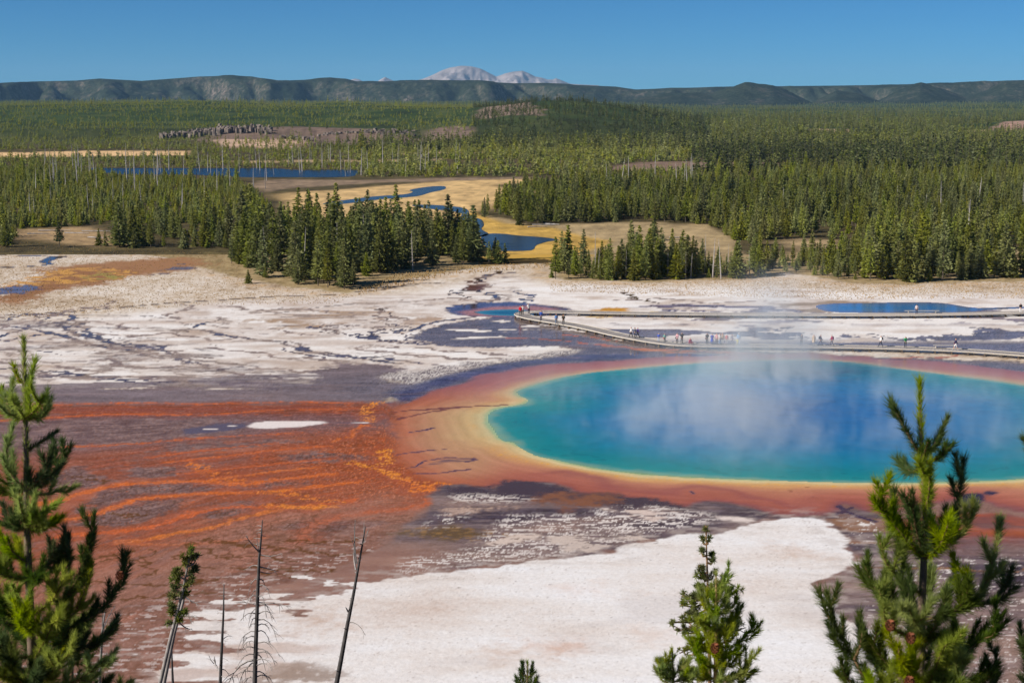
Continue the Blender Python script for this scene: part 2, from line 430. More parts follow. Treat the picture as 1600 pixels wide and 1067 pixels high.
    # blotchy wet country left: threshold of stretched noise
    blot = sstep(0.08, 0.26, P.n(0.16, 71, 5, 3.5) + 0.25 * fbm(X * 0.5, Y * 1.0, 4, 75) - 0.30 + 0.42 * np.exp(-((V - (515 + (U - 60) * 0.2)) / 26) ** 2)) * sstep(480, 505, V) * sstep(620, 520, U) * (V < 615)
    P.put(blot * (0.45 + 0.45 * sstep(0.0, 0.4, fbm(X * 0.4, Y * 0.9, 4, 73))), (108, 98, 106), 0.6)
    blot2 = sstep(0.1, 0.2, P.n(0.2, 77, 5, 5) - 0.22 + 0.4 * np.exp(-((V - 608) / 18) ** 2)) * sstep(560, 585, V) * (V < 622) * (U < 600)
    P.put(blot2 * 0.8, (116, 104, 114), 0.6)
    P.put(sstep(626, 630, V), (142, 112, 106), 0.4)
    # fine braided rills over the terraces
    wx = X + 9 * P.n(0.05, 3) + 2.5 * P.n(0.3, 5); wy = Y + 7 * P.n(0.12, 13) + 1.5 * P.n(0.5, 41, 3, 2.5)
    tz = (1 - sstep(-6, 4, P.sdf([(-300,500),(0,492),(200,484),(420,478),(640,452),(760,424),(820,428),(800,470),(690,490),(640,540),(700,575),(600,604),(-300,614)])))
    v1 = ridged(wx * 0.035, wy * 0.055, 4, 241); v2 = ridged(wx * 0.09, wy * 0.16, 3, 243)
    P.put(tz * sstep(0.74, 0.86, v1 + 0.05 * n3) * sstep(-0.4, 0.1, n1 + 0.4 * n4) * 0.85, (98, 90, 100), 0.6)
    P.put(tz * sstep(0.80, 0.93, v2) * sstep(-0.15, 0.3, nh + 0.5 * n4) * 0.75, (118, 104, 108), 0.5)
    P.put(tz * sstep(0.5, 0.78, v1) * 0.42, (184, 164, 150), 0.1)
    P.put(tz * sstep(0.0, 0.5, fbm(X * 0.03, Y * 0.14, 5, 245)) * 0.4, (190, 172, 160), 0.1)
    tz2 = (1 - sstep(-4, 3, P.sdf([(880,500),(1900,494),(1900,540),(1400,530),(1180,528),(960,516)])))
    P.put(tz2 * sstep(0.80, 0.9, v1 + 0.05 * n3) * 0.8, (128, 120, 138), 0.7)
    # big wet flats
    P.area([(-300,611),(0,610),(160,607),(300,606),(420,612),(440,603),(480,600),(505,592),(480,580),(540,568),(600,570),(640,578),(600,590),(640,600),(606,630),(580,634),(-300,636)], (132, 118, 122), 0.55, rough=2.2, soft=0.8)
    P.put((1 - sstep(-10, 12, P.sdf([(500,598),(620,590),(612,624),(560,618)]))) * (V > 572) * (V < 632) * (U > 440) * 0.7, (106, 102, 112), 0.75)
    flat = [(612,628),(600,612),(624,600),(680,585),(770,566),(880,554),(905,545),(850,541),(770,543),(690,540),(650,535),(640,525),(690,506),(760,497),(795,492),(850,508),(920,520),(990,535),(1060,543),(1180,549),(1600,566),(1900,580),(1900,605),(1600,590),(1400,572),(1100,563),(900,572),(760,592),(650,630)]
    P.area(flat, (116, 109, 118), 0.72, rough=2.0, soft=0.7)
    P.put(sstep(0.1, 0.18, P.n(0.3, 81, 4, 3) - 0.12) * (1 - sstep(-1, 0, P.sdf([(690,512),(800,497),(860,512),(800,527),(700,532)]))), WHITE)
    # salt and pepper fringe of the white shore
    fr = [(640,600),(700,585),(760,570),(830,560),(905,552),(905,546),(860,552),(740,566),(600,586),(600,596)]
    P.area(fr, ramp(0.8 * perlin(X * 6.0, Y * 1.4, 91) + 0.5 * perlin(X * 2.2, Y * 0.8, 93) + 0.3 * n2, [(-0.35, (112, 104, 112)), (0.2, (204, 196, 190))]), 0.3, rough=2, soft=1.5)
    P.area([(606,632),(626,612),(690,590),(780,570),(900,556),(1000,553),(1000,560),(880,564),(760,584),(680,606),(640,626)], (88, 88, 116), 1.0, rough=1.0, soft=1.4)
    # wet ground between the two walks, and behind the far one
    mid = [(930,520),(965,512),(1000,506),(1060,508),(1100,512),(1180,512),(1260,512),(1400,520),(1500,510),(1640,515),(1900,520),(1900,572),(1600,556),(1400,547),(1180,543),(1080,541),(1000,530),(960,526)]
    P.area(mid, (122, 117, 130), 0.72, rough=4, soft=0.8, seed=5)
    P.put(sstep(0.08, 0.16, P.n(0.13, 85, 5, 2.6) - 0.06 + 0.6 * sstep(520, 500, V)) * sstep(540, 525, V) * (V > 494) * (U > 880), ww, 0)
    P.area([(1200,516),(1260,505),(1400,498),(1500,502),(1560,508),(1500,522),(1420,530),(1360,526),(1280,530),(1230,522)], ww, 0, rough=6, soft=0.8, seed=7)
    P.area([(1290,535),(1330,528),(1380,530),(1370,535)], (196, 182, 172), 0.2, rough=2)
    P.area([(1560,533),(1610,528),(1600,534)], WHITE, 0, rough=2)
    bd = sstep(0.1, 0.2, P.n(0.22, 87, 5, 2.2) - 0.02) * sstep(478, 485, V) * sstep(512, 500, V) * (U > 930)
    P.put(bd * 0.9, (132, 124, 142), 0.7)
    P.area([(1000,478),(1080,472),(1180,478),(1290,474),(1290,490),(1150,488),(1050,486)], (124, 116, 136), 0.7, rough=4, gate=sstep(-0.1, 0.05, nh))
    P.area([(1060,483),(1120,480),(1180,482),(1120,485)], WHITE, 0, rough=1.5)
    P.area([(920,485),(945,480),(990,482),(1030,486),(980,487),(925,488)], (196, 142, 68), 0.2, rough=1, soft=0.5)
    P.area([(880,495),(960,490),(1020,488),(960,497)], (204, 176, 128), 0.0, rough=2)
    # teal pool surroundings
    P.area([(695,480),(740,474),(800,472),(860,477),(905,484),(895,489),(840,493),(780,496),(720,494),(700,488)], (92, 90, 122), 0.9, rough=1, soft=0.8)
    P.area([(720,487),(760,480),(830,477),(885,484),(860,491),(780,495),(725,493)], (166, 124, 132), 0.5, rough=0.7, soft=1.6)
    # blue pool surroundings
    P.area([(1200,472),(1270,470),(1310,468),(1380,472),(1300,488),(1240,486)], (160, 140, 124), 0.3, rough=2.5, soft=1.5, gate=sstep(-0.3, 0.1, nh))
    # reddish lines in the flats on the near side of the walk
    for sd, ln in enumerate(([(790,527),(850,530),(930,538),(1000,545),(1100,550),(1180,553)], [(880,523),(920,526),(960,532)], [(1380,563),(1420,558),(1460,560),(1500,555)])):
        S(ln, 0.5, (176, 112, 104), 0.5, seed=90 + sd, wander=0.8)
    P.area([(940,541),(1040,547),(1180,551),(1180,555),(1040,552)], (190, 124, 98), 0.3, rough=0.6, soft=0.5)
    P.area([(1040,553),(1090,549),(1160,553),(1110,561),(1060,561)], (80, 80, 116), 0.95, rough=1.5, soft=1.2)
    P.area([(1050,558),(1075,556),(1078,562),(1055,564)], (110, 74, 68), 0.5, rough=0.8)
    # streaky film on the wet flats
    tx = fbm(X * 0.10, Y * 0.32, 5, 231) + 0.6 * fbm(X * 0.6, Y * 1.3, 4, 233) + 0.7 * nf + 0.4 * perlin(X * 2.0, Y * 1.6, 239)
    wm = P.wet * (V > 440)
    P.col = P.col * (1 + 0.62 * (tx * wm)[..., None])
    P.put(wm * sstep(0.25, 0.6, fbm(X * 0.07, Y * 0.25, 4, 235)) * 0.35, (156, 130, 126), 0.4)
    # rim of the great spring
    dp = P.sdf(smooth_loop(POOL, 3)); dr = P.sdf(smooth_loop(RIM, 2)) + 1.6 * n4 + 0.6 * n2
    rr = np.clip(dp, 0, 99) / (np.clip(dp, 0, 99) + np.clip(-dr, 0.001, 99))
    rr = rr + 0.03 * n2 + 0.06 * n1
    front = sstep(690, 720, V)
    rimc = ramp(rr, [(0.0, (160, 180, 140)), (0.04, (206, 188, 142)), (0.14, (206, 168, 124)), (0.24, (200, 148, 110)), (0.34, (186, 128, 108)), (0.6, (176, 110, 98)), (0.85, (160, 96, 90)), (1.0, (132, 88, 96))])
    leftw = sstep(820, 700, U) * sstep(600, 640, V)
    rimc = rimc * (1 - leftw[..., None]) + leftw[..., None] * ramp(rr, [(0.0, (150, 178, 150)), (0.05, (196, 186, 148)), (0.16, (198, 172, 130)), (0.4, (190, 150, 118)), (0.62, (184, 134, 110)), (0.8, (178, 114, 94)), (1.0, (166, 98, 80))])
    st = fbm(X * 0.16 + n4, dp * 1.1, 4, 33)
    rimc = rimc * (1 + 0.14 * st + 0.04 * nf)[..., None]
    back = sstep(640, 590, V)
    rimc = rimc * (1 - 0.25 * back[..., None]) + 0.25 * back[..., None] * lin((196, 140, 140))
    m = 1 - sstep(-0.6, 0.5, dr)
    P.put(m, np.ascontiguousarray(rimc), 0.38)
    P.wet = np.where(dr < 0, P.wet + 0.35 * back * m, P.wet)
    # golden lace along the front edge
    lace = sstep(0.0, 0.35, ridged(X * 1.4 + n2, Y * 1.1, 3, 3) - 0.55 + 0.2 * n3)
    g = np.exp(-((rr - (0.17 + 0.05 * n4)) / 0.075) ** 2) * (front + 0.55 * leftw * (V > 640) * sstep(-0.2, 0.3, n2))
    P.put(np.clip(g, 0, 1) * (0.12 + 0.88 * lace * sstep(-0.4, 0.3, nf + n3)) * 0.85, (222, 164, 76), 0.15)
    g2 = np.exp(-((rr - 0.07) / 0.04) ** 2) * front
    P.put(g2 * 0.5, (220, 200, 156), 0.2)
    # violet bands in the front rim
    P.put(0.55 * np.exp(-((dr + 4.5 + 1.5 * n4) / 1.2) ** 2) * sstep(800, 880, U) * sstep(1320, 1200, U) * front, (140, 84, 92), 0.5)
    for sd, ln in enumerate(([(606,645),(660,640),(720,636),(790,632)], [(620,655),(650,648),(700,640)])):
        S(ln, 0.45, (120, 76, 80), 0.6, seed=100 + sd, wander=0.5)
    for sd, ln in enumerate(([(600,714),(650,706),(700,702)], [(605,736),(640,732),(660,722),(690,716),(740,716),(730,722)], [(615,740),(670,740),(735,733)], [(680,668),(640,676)], [(1075,767),(1080,770)])):
        S(ln, 0.28, (104, 82, 100), 0.7, seed=110 + sd, wander=0.5)
    P.area([(640,731),(700,718),(745,720),(700,722),(660,730)], (118, 96, 104), 0.5, rough=0.5, soft=0.4)
    # hoof prints in the front rim
    f, cid = cells(X * 0.9, Y * 0.9, 4)
    hoof = sstep(0.2, 0.5, P.n(0.12, 121)) * (cid > 0.8) * sstep(0.45, 0.6, f)
    P.put(hoof * sstep(750, 762, V) * sstep(800, 785, V) * (U > 1000) * (U < 1330) * 0.5, (96, 60, 66), 0.4)

    # ------------- orange fan
    fu = [-300, 0, 150, 300, 450, 600, 690]
    L0 = np.interp(U, fu, [630, 628, 627, 626, 624, 626, 690])
    L1 = np.interp(U, fu, [672, 655, 652, 649, 650, 650, 720])
    L2 = np.interp(U, fu, [735, 712, 706, 690, 682, 672, 740])
    L3 = np.interp(U, fu, [830, 790, 768, 745, 722, 706, 752])
    L4 = np.interp(U, fu, [905, 868, 835, 796, 764, 738, 762])
    L5 = np.interp(U, fu, [985, 950, 905, 850, 812, 790, 785])
    L6 = np.interp(U, fu, [1100, 1060, 1000, 930, 880, 850, 830])
    s = np.zeros(U.shape)
    Ls = [L0, L1, L2, L3, L4, L5, L6]
    for a, b in zip(Ls[:-1], Ls[1:]):
        s = s + np.clip((V - a) / (b - a), 0, 1)
    s = s + 0.10 * n1 + 0.03 * n4
    fan = [(-300,632),(0,628),(300,626),(560,624),(606,630),(640,622),(625,650),(625,700),(640,735),(692,757),(676,768),(668,790),(640,815),(600,835),(600,905),(520,917),(430,926),(385,944),(345,952),(310,985),(300,1020),(270,1060),(200,1200),(-300,1200)]
    df = P.sdf(fan) + 1.0 * n2
    leftof = 1 - sstep(-1.5, 0.3, P.sdf(smooth_loop(RIM, 2)))      # inside the rim
    mf = (1 - sstep(-0.8, 0.6, df + 1.3 * P.n(0.6, 17, 4, 1.8))) * np.clip(sstep(622, 640, V + 5 * n4 + 4 * n2 + 3 * n3) + 0.15, 0, 1)
    mf = mf * (1 - leftof * sstep(590, 660, U + 45 * n4 + 30 * n2 + 14 * n3))
    k1 = fbm(s * 7.0, U * 0.010 + s, 4, 141); k2 = fbm(s * 22.0 + n3 * 0.15, U * 0.018, 4, 151); k3 = ridged(s * 9.0 + 0.25 * n2, U * 0.010, 4, 161)
    kf = fbm(s * 42.0, U * 0.05 + 3 * s, 4, 157); kg = fbm(s * 18.0, U * 0.010, 4, 159)
    base = ramp(s, [(0.0, (140, 96, 96)), (0.12, (156, 104, 96)), (0.3, (136, 80, 70)), (0.75, (140, 84, 76)), (0.95, (130, 90, 92)), (1.4, (122, 104, 112)), (1.9, (132, 100, 102)), (2.15, (152, 92, 80)), (3.0, (154, 88, 74)), (4.0, (156, 92, 76)), (4.7, (164, 106, 90)), (5.3, (156, 112, 100)), (6.0, (144, 106, 98))])
    near = sstep(300, 560, U)[..., None] * (np.exp(-((s - 3.2) / 1.3) ** 2))[..., None]
    base = base * (1 - near) + near * lin((156, 86, 66))
    base = 0.9 * base * (1 + 0.26 * kf + 0.36 * kg + 0.10 * nf)[..., None]
    P.put(mf, np.ascontiguousarray(base), 0.3)
    P.put(mf * sstep(0.05, 0.5, k1) * sstep(0.0, 0.3, np.abs(s - 0.45)) * 0.55 * sstep(560, 300, U), (124, 100, 102), 0.5)
    P.put(mf * sstep(0.1, 0.55, k2) * np.interp(s, [0, 0.2, 0.8, 1, 2, 2.4, 4.6, 5.2], [0.1, 0.5, 0.5, 0.05, 0.1, 0.5, 0.4, 0.0]) * 0.8, (162, 74, 46), 0.25)
    pink = sstep(0.05, 0.5, fbm(s * 4.0, U * 0.006, 4, 171)) * sstep(1.9, 2.4, s) * sstep(620, 400, U)
    P.put(mf * pink * 0.55, (184, 120, 102), 0.35)
    lav = sstep(0.05, 0.35, ridged(X * 0.7, Y * 0.7, 3, 9) - 0.5 + 0.2 * n1) * np.exp(-((s - 1.45) / 0.35) ** 2)
    P.put(mf * lav * 0.5 * (U < 430), (156, 140, 144), 0.4)
    f, cid = cells(X * 0.50 + 0.45 * n2 + 0.5 * n4 + 0.15 * n3, Y * 0.42 + 0.35 * n2 + 0.4 * n1 + 0.12 * n3, 2)
    f2, cid2 = cells(X * 1.1 + 0.5 * n2 + 0.2 * n3, Y * 0.8 + 0.5 * n4 + 0.3 * n2, 6)
    crk = np.maximum(sstep(0.13, 0.04, f + 0.03 * n3), 0.7 * sstep(0.16, 0.04, f2 + 0.04 * n3))
    # grey lenses between the ribbons, each with its own cracks
    for q, lens in enumerate(([(-60,656),(60,657),(180,655),(330,656),(280,672),(240,690),(120,700),(0,700),(-60,705)], [(240,700),(270,692),(360,690),(440,686),(470,690),(360,700),(290,706),(250,706)], [(95,735),(130,730),(180,752),(165,757),(100,768),(70,772)],
                              [(150,772),(190,758),(250,752),(340,756),(370,758),(330,766),(260,772),(200,778),(165,790),(120,800)], [(115,808),(180,792),(230,784),(300,778),(290,790),(240,805),(200,822),(130,822)], [(200,735),(240,730),(330,725),(340,730),(280,742),(220,748)],
                              [(360,758),(400,752),(520,748),(500,752),(420,764)], [(300,800),(380,788),(420,786),(380,800),(330,812)], [(440,820),(520,812),(600,812),(560,830),(480,838)], [(430,710),(520,706),(600,714),(520,720),(440,716)], [(250,676),(320,664),(390,668),(330,680),(260,684)])):
        P.area(lens, ramp(k2 + 0.5 * n2 + 0.3 * kf, [(-0.5, (104, 86, 92)), (0.0, (128, 108, 110)), (0.6, (158, 132, 130))]), 0.55, rough=1.6, soft=0.7, seed=300 + q, gate=mf * 0.9, smooth=True)
        m_ = (1 - sstep(-1.0, 0.3, P.sdf(smooth_loop(lens, 2))))
        P.put(m_ * mf * crk * (0.75 if q not in (0, 1, 10) else 0.25), (88, 66, 66), 0.4)
    oa = sstep(0.72, 0.98, k3 + 0.25 * k2 + 0.22 * kf + np.interp(s, [0, 0.2, 0.9, 1.1, 1.9, 2.3, 4.2, 5.0, 5.4, 6], [-.12, -0.06, -0.02, -0.3, -0.25, -0.08, -0.05, -0.2, -0.5, -0.6]) + 0.12 * sstep(250, 520, U))
    P.put(mf * oa * 0.5, (200, 96, 48), 0.15)
    root = sstep(360, 620, U) * mf * sstep(5.2, 4.4, s) * sstep(0.9, 2.2, s)
    P.put(root * sstep(-0.1, 0.7, 0.8 * kf + 0.4 * n3 + 0.3 * nf) * 0.5, (196, 90, 48), 0.1)
    P.put(root * sstep(0.30, 0.6, nf + 0.5 * kf) * 0.45, (228, 132, 76), 0.1)
    # orange ribbons: a bright core in a broad rusty band
    for sd, (ln, w, c) in enumerate((
        ([(578,657),(572,645),(574,638),(583,632),(594,629)], 1.0, (238, 146, 56)), ([(520,690),(550,680),(556,670),(572,664)], 0.5, (216, 112, 50)),
        ([(546,722),(580,728),(604,724),(600,712),(601,704)], 0.9, (240, 150, 52)), ([(590,733),(610,738),(630,748),(660,755),(690,757)], 1.2, (240, 148, 54)),
        ([(640,752),(655,765),(672,762),(690,758)], 1.5, (230, 126, 50)), ([(300,725),(330,738),(350,746),(375,752),(390,757)], 1.4, (226, 122, 46)),
        ([(-100,812),(0,796),(90,782),(130,770),(170,760),(210,755),(300,752),(380,756),(430,750),(520,740)], 0.75, (224, 114, 50)),
        ([(80,815),(140,805),(180,792),(210,781),(260,775),(330,770),(400,769),(480,762),(560,752)], 0.65, (226, 116, 50)),
        ([(95,838),(160,832),(200,828),(250,820),(300,802),(360,792),(430,792),(500,788),(560,780)], 0.7, (218, 104, 52)),
        ([(215,845),(260,836),(330,824),(390,806),(440,796)], 0.6, (232, 130, 56)), ([(470,842),(480,826),(520,810),(590,799),(650,792),(672,780)], 0.9, (192, 96, 58)),
        ([(400,770),(440,768),(480,778),(530,784),(470,792),(420,790)], 1.0, (232, 132, 52)), ([(440,790),(480,794),(520,790)], 0.7, (236, 140, 52)),
        ([(260,722),(330,715),(420,704),(520,696)], 0.45, (210, 104, 50)), ([(280,740),(400,728),(520,716)], 0.4, (206, 100, 50)), ([(330,750),(430,736),(500,730)], 0.4, (220, 118, 54)), ([(230,715),(330,702),(430,692)], 0.35, (200, 98, 54)),
        ([(90,698),(200,694),(290,686),(330,683),(400,680),(470,676)], 0.35, (206, 104, 52)), ([(60,634),(200,629),(320,631),(450,628),(560,630)], 0.25, (218, 106, 50)), ([(-40,660),(40,655),(180,647),(320,648),(440,640),(540,640)], 0.45, (218, 106, 46)),
        ([(-40,640),(180,640),(330,640),(500,636)], 1.2, (132, 70, 62)), ([(210,842),(180,848),(300,850),(420,838)], 0.4, (196, 110, 70)))):
        ln = [tuple(q) for q in np.array(smooth_loop(ln + ln[::-1][1:-1], 3))[:3 * (len(ln) - 1) + 1]]
        hot = sd in (0, 2, 3, 4, 5, 11)
        w = w * 1.15
        S(ln, w * 2.6, (164, 86, 66), 0.2, seed=280 + sd, wander=1.0, scale=0.5, gate=0.5 * mf * sstep(-0.8, 0.2, kg))
        S(ln, w, c, 0.08, seed=180 + sd, wander=0.45, scale=0.8, gate=(0.55 + 0.45 * sstep(-0.3, 0.4, 0.6 * nf + kf)) * (sstep(-0.25, 0.25, n3 + 0.6 * nf + 0.4 * n2) if hot else 0.85))
    # thin dark threads along the flow
    P.put(mf * sstep(0.86, 0.97, ridged(s * 24.0 + 0.15 * n2, U * 0.012, 3, 167)) * sstep(-0.3, 0.3, k1) * 0.55, (96, 66, 68), 0.4)
    P.put(mf * sstep(0.2, 0.6, nf + 0.5 * n3) * 0.16, (214, 168, 150), 0.1)
    # cracked plates, lower left
    cm = mf * crk * np.clip(np.interp(s, [3.4, 4.1, 4.6, 5.0, 5.6, 6.1], [0.1, 0.3, 0.6, 0.95, 0.85, 0.4]), 0, 1) * sstep(580, 470, U) * sstep(-0.6, 0.0, n1 + 0.5 * n4)
    P.put(mf * sstep(4.5, 4.9, s) * 0.35 * cid, (182, 140, 128), 0.4)
    P.put(cm * 0.65, (96, 66, 56), 0.3)
    rip = sstep(0.0, 0.45, fbm(X * 0.35, Y * 2.2 + X * 0.4, 4, 191)) * sstep(4.9, 5.5, s) * sstep(220, 420, U)
    P.put(mf * rip * 0.6, (112, 78, 74), 0.4)
    P.put(mf * (1 - sstep(0, 4.5, np.abs(P.sdf([(640,845),(560,880),(500,900),(430,915),(330,950)], False)))) * 0.6, (134, 98, 90), 0.3)
    P.put(mf * sstep(5.3, 6.0, s) * sstep(0.1, 0.5, fbm(X * 0.3, Y * 1.1, 5, 193)) * 0.5, (100, 78, 80), 0.5)
    P.put(mf * sstep(5.5, 6.1, s) * sstep(0.2, 0.35, fbm(X * 0.8, Y * 1.6, 5, 131) + 0.2 * nf) * 0.75, (206, 190, 184), 0.2)
    for q, ln in enumerate(([(0,868),(60,872),(110,868),(150,872),(210,862)], [(150,872),(230,878),(235,890),(225,905)], [(225,858),(232,868),(230,880)], [(300,850),(330,860),(345,872),(370,870)], [(320,842),(360,850),(400,852),(440,858),(470,860)], [(340,866),(380,872),(420,868),(470,880)], [(360,885),(420,890),(480,886)], [(270,862),(290,880),(330,888)],
                            [(120,742),(150,750),(165,755)], [(180,800),(200,806),(230,804)], [(440,842),(500,848),(560,842)], [(400,895),(460,900),(520,890)], [(70,905),(150,910),(240,915),(330,905)], [(180,935),(260,930),(340,925)], [(460,850),(480,862),(520,868),(560,862)])):
        S(ln, 0.30, (96, 66, 48), 0.3, seed=600 + q, wander=0.9, scale=0.6, gate=0.85)
    # crisp fine grain along the flow
    gx = 0.5 * fbm(X * 3.2, Y * 1.3, 3, 195) + 0.5 * fbm(s * 60.0 + 0.4 * n3, U * 0.09, 3, 197)
    P.col = P.col * (1 + 0.30 * (gx * mf)[..., None] * np.array([0.8, 1.1, 1.2]))
    P.put(mf * 0.14, (122, 98, 94), 0.35)
    # white island
    P.area([(386,665),(400,660),(450,657),(500,658),(515,661),(470,667),(430,670),(395,669)], (226, 214, 208), 0, rough=0.5, soft=0.3)
    P.area([(510,661),(572,659),(574,662),(520,664)], (86, 84, 104), 0.8, rough=0.4, soft=0.4)
    P.area([(548,660),(574,660),(574,662),(550,662)], (226, 214, 208), 0, rough=0.3, soft=0.2)
    P.area([(290,668),(350,662),(388,660),(380,668),(330,676),(290,680)], (104, 96, 112), 0.7, rough=1.0, soft=0.6)
    P.put((1 - sstep(-0.5, 0, P.sdf([(300,672),(340,664),(385,663),(340,672)]))) * sstep(0.3, 0.45, P.n(0.8, 135, 3, 3)), (226, 214, 208), 0)

    # ------------- mottled dark shore in front of the spring
    dark = [(690,757),(720,757),(770,762),(800,755),(850,753),(900,770),(1000,779),(1060,795),(1100,784),(1140,785),(1200,803),(1240,809),(1300,803),(1330,791),(1380,806),(1420,812),(1500,800),(1900,830),(1900,1200),(1430,1200),(1400,1050),(1370,1000),(1290,950),(1278,912),(1340,880),(1320,840),(1290,812),(1195,812),(1130,833),(1005,845),(925,868),(800,880),(600,907),(520,917),(430,928),(400,925),(520,895),(600,850),(640,815),(668,790),(672,768)]
    dd = P.sdf(dark) + 0.9 * n2
    md = 1 - sstep(-0.6, 0.5, dd)
    dcol = ramp(n4 * 0.6 + nh * 0.6 + (U - 800) * 0.0004 - (V - 840) * 0.004, [(-0.6, (156, 132, 126)), (-0.1, (128, 112, 114)), (0.3, (102, 92, 102)), (0.7, (78, 72, 86))])
    dcol = dcol * (1 + 0.35 * fbm(X * 0.5 + 0.3 * n3, Y * 1.8, 5, 261) + 0.25 * fbm(X * 2.2, Y * 3.5, 3, 263))[..., None]
    P.put(md, dcol, 0.55)
    P.put(md * sstep(0.15, 0.5, fbm(X * 0.14, Y * 0.8, 5, 265)) * 0.5, (150, 134, 134), 0.4)
    rb = sstep(1370, 1420, U) * sstep(880, 790, V)
    P.put(md * rb, ramp(nh + 0.5 * n2, [(-0.5, (120, 80, 84)), (0.0, (172, 92, 76)), (0.6, (206, 108, 62))]), 0.4)
    P.put(md * sstep(1500, 1330, U) * sstep(1250, 1300, U) * (V < 850) * sstep(0.0, 0.3, nh) * 0.7, (160, 120, 96), 0.3)
    wl = sstep(760, 600, U) * sstep(835, 870, V) * md
    P.put(wl * 0.85, ramp(n4 + nh, [(-0.6, (140, 106, 100)), (0.6, (172, 134, 120))]), 0.3)
    P.area([(640,835),(700,822),(760,830),(800,837),(740,843),(690,842)], (106, 90, 80), 0.5, rough=2.4, soft=1.4)
    P.put((1 - sstep(-0.5, 0.5, P.sdf([(620,826),(700,820),(830,836),(740,845),(640,838)]))) * sstep(0.55, 0.8, ridged(X * 0.25, Y * 1.6 + X * 0.35, 2, 5)) * 0.45, (168, 130, 86), 0.2)
    P.area([(700,757),(760,762),(800,754),(850,753),(900,768),(1000,777),(1060,790),(1080,800),(980,792),(900,785),(780,778),(680,775)], (82, 74, 86), 0.7, rough=1.6, soft=0.8)
    P.area([(840,782),(900,770),(960,778),(930,790),(880,794)], (134, 94, 82), 0.4, rough=2.4, soft=1.2)
    sp = 0.75 * fbm(X * 0.55 + 0.3 * n3, Y * 1.5, 5, 201, 0.62) + 0.3 * fbm(X * 2.2, Y * 4.0, 3, 205)
    def specks(poly, amt, c=(226, 216, 208), soft=2.0):
        d = P.sdf(poly)
        P.put((1 - sstep(-soft, 0.4, d)) * sstep(amt - 0.10, amt + 0.08, sp + 0.3 * nf) * 0.92, c, 0)
        P.put((1 - sstep(-soft * 2, 0.4, d)) * sstep(amt - 0.15, amt + 0.1, sp + 0.3 * n2) * 0.35, (176, 156, 150), 0.2)
    specks([(690,770),(740,768),(820,772),(850,780),(800,788),(700,787)], 0.02)
    specks([(1000,788),(1060,792),(1130,800),(1110,812),(1030,812)], -0.02)
    specks([(930,790),(1020,785),(1080,795),(960,830),(880,850),(850,832)], 0.22)
    specks([(620,870),(760,850),(900,850),(960,845),(900,870),(700,892),(600,905)], 0.12)
    specks([(820,810),(950,800),(1000,815),(900,830),(830,826)], 0.3)
    specks([(1300,800),(1400,815),(1370,870),(1320,850)], 0.3)
    specks([(1370,880),(1600,860),(1900,900),(1900,1180),(1450,1180),(1400,1040),(1330,970)], 0.3)
    specks([(680,800),(760,790),(720,825),(640,830)], 0.2)
    specks([(780,800),(1120,800),(1000,850),(820,870),(700,880)], 0.12)
    specks([(920,800),(1190,806),(1060,830),(960,835)], 0.08)
    CR = (206, 186, 172); mott = sstep(-0.45, 0.05, sp + 0.6 * nh)
    P.area([(730,848),(780,838),(840,830),(845,834),(800,848),(770,856)], CR, 0, rough=1.6, soft=0.6, gate=mott)
    P.area([(700,795),(740,790),(795,790),(790,796),(740,802),(705,803)], (186, 158, 142), 0, rough=1.6, soft=0.8, gate=mott * 0.9)
    P.area([(860,838),(900,836),(960,825),(960,832),(1000,830),(1010,842),(950,852),(920,862),(880,860)], (200, 182, 170), 0.1, rough=1.2, soft=0.5, gate=mott * sstep(-0.35, 0.1, nh))
    P.area([(1120,805),(1185,810),(1170,815),(1120,812)], (222, 206, 196), 0, rough=0.5, soft=0.3)
    P.area([(930,795),(1000,795),(1060,800),(1020,812),(960,800)], (210, 190, 178), 0.1, rough=1.5, soft=0.4, gate=sstep(-0.1, 0.1, P.n(0.5, 203, 4, 3)))
    P.area([(1340,816),(1360,818),(1358,823),(1342,822)], WHITE, 0, rough=0.5, soft=0.2)
    S([(1310,790),(1318,798),(1345,808),(1370,815)], 0.5, (80, 70, 92), 0.7, wander=0.3)
    S([(1330,792),(1318,798),(1300,803)], 0.35, (84, 70, 88), 0.7, wander=0.3)
    P.area([(1500,770),(1560,766),(1535,780),(1520,792),(1500,790)], (62, 60, 84), 0.8, rough=0.6, soft=0.4)
    S([(1365,888),(1450,886),(1540,892),(1700,890)], 0.3, (150, 112, 88), 0.3, wander=0.8, gate=sstep(-0.3, 0.4, n3))
    # ------------- the near white sheet
    ds = P.sdf(SHEET)
    cut = P.n(0.22, 211, 5, 2.2)
    rag = sstep(620, 480, U)
    ds = ds + 0.8 * n2 + rag * ((9.0 * fbm(X * 0.16, Y * 0.42, 5, 213) + 2.0 * n2) * sstep(-16, 2, ds) + 1.5) + sstep(1180, 1300, U) * 1.4 * cut
    ms = 1 - sstep(-0.35, 0.2, ds + 0.5 * P.n(0.8, 219, 4, 1.6))
    P.put((1 - sstep(0.0, 5.0, ds)) * sstep(-0.15, 0.35, fbm(X * 0.5, Y * 0.9, 5, 217)) * sstep(-0.5, 0.5, ds) * 0.6, (186, 172, 166), 0.25)
    sh = ramp(n1 * 0.6 + nh * 0.35 + n3 * 0.18 + 0.12 * nf, [(-0.7, (206, 188, 176)), (-0.25, (222, 212, 204)), (0.15, (230, 224, 219)), (0.8, (238, 235, 234))])
    P.put(ms, sh, 0)
    P.put(ms * sstep(-5, -0.3, ds) * sstep(0.0, 0.5, fbm(X * 0.35, Y * 0.7, 5, 221)) * 0.45, (192, 180, 172), 0.1)
    fc, cc = cells(X * 0.35 + 0.9 * n2 + 0.5 * n3, Y * 0.35 + 0.9 * n4 + 0.4 * n3, 8)
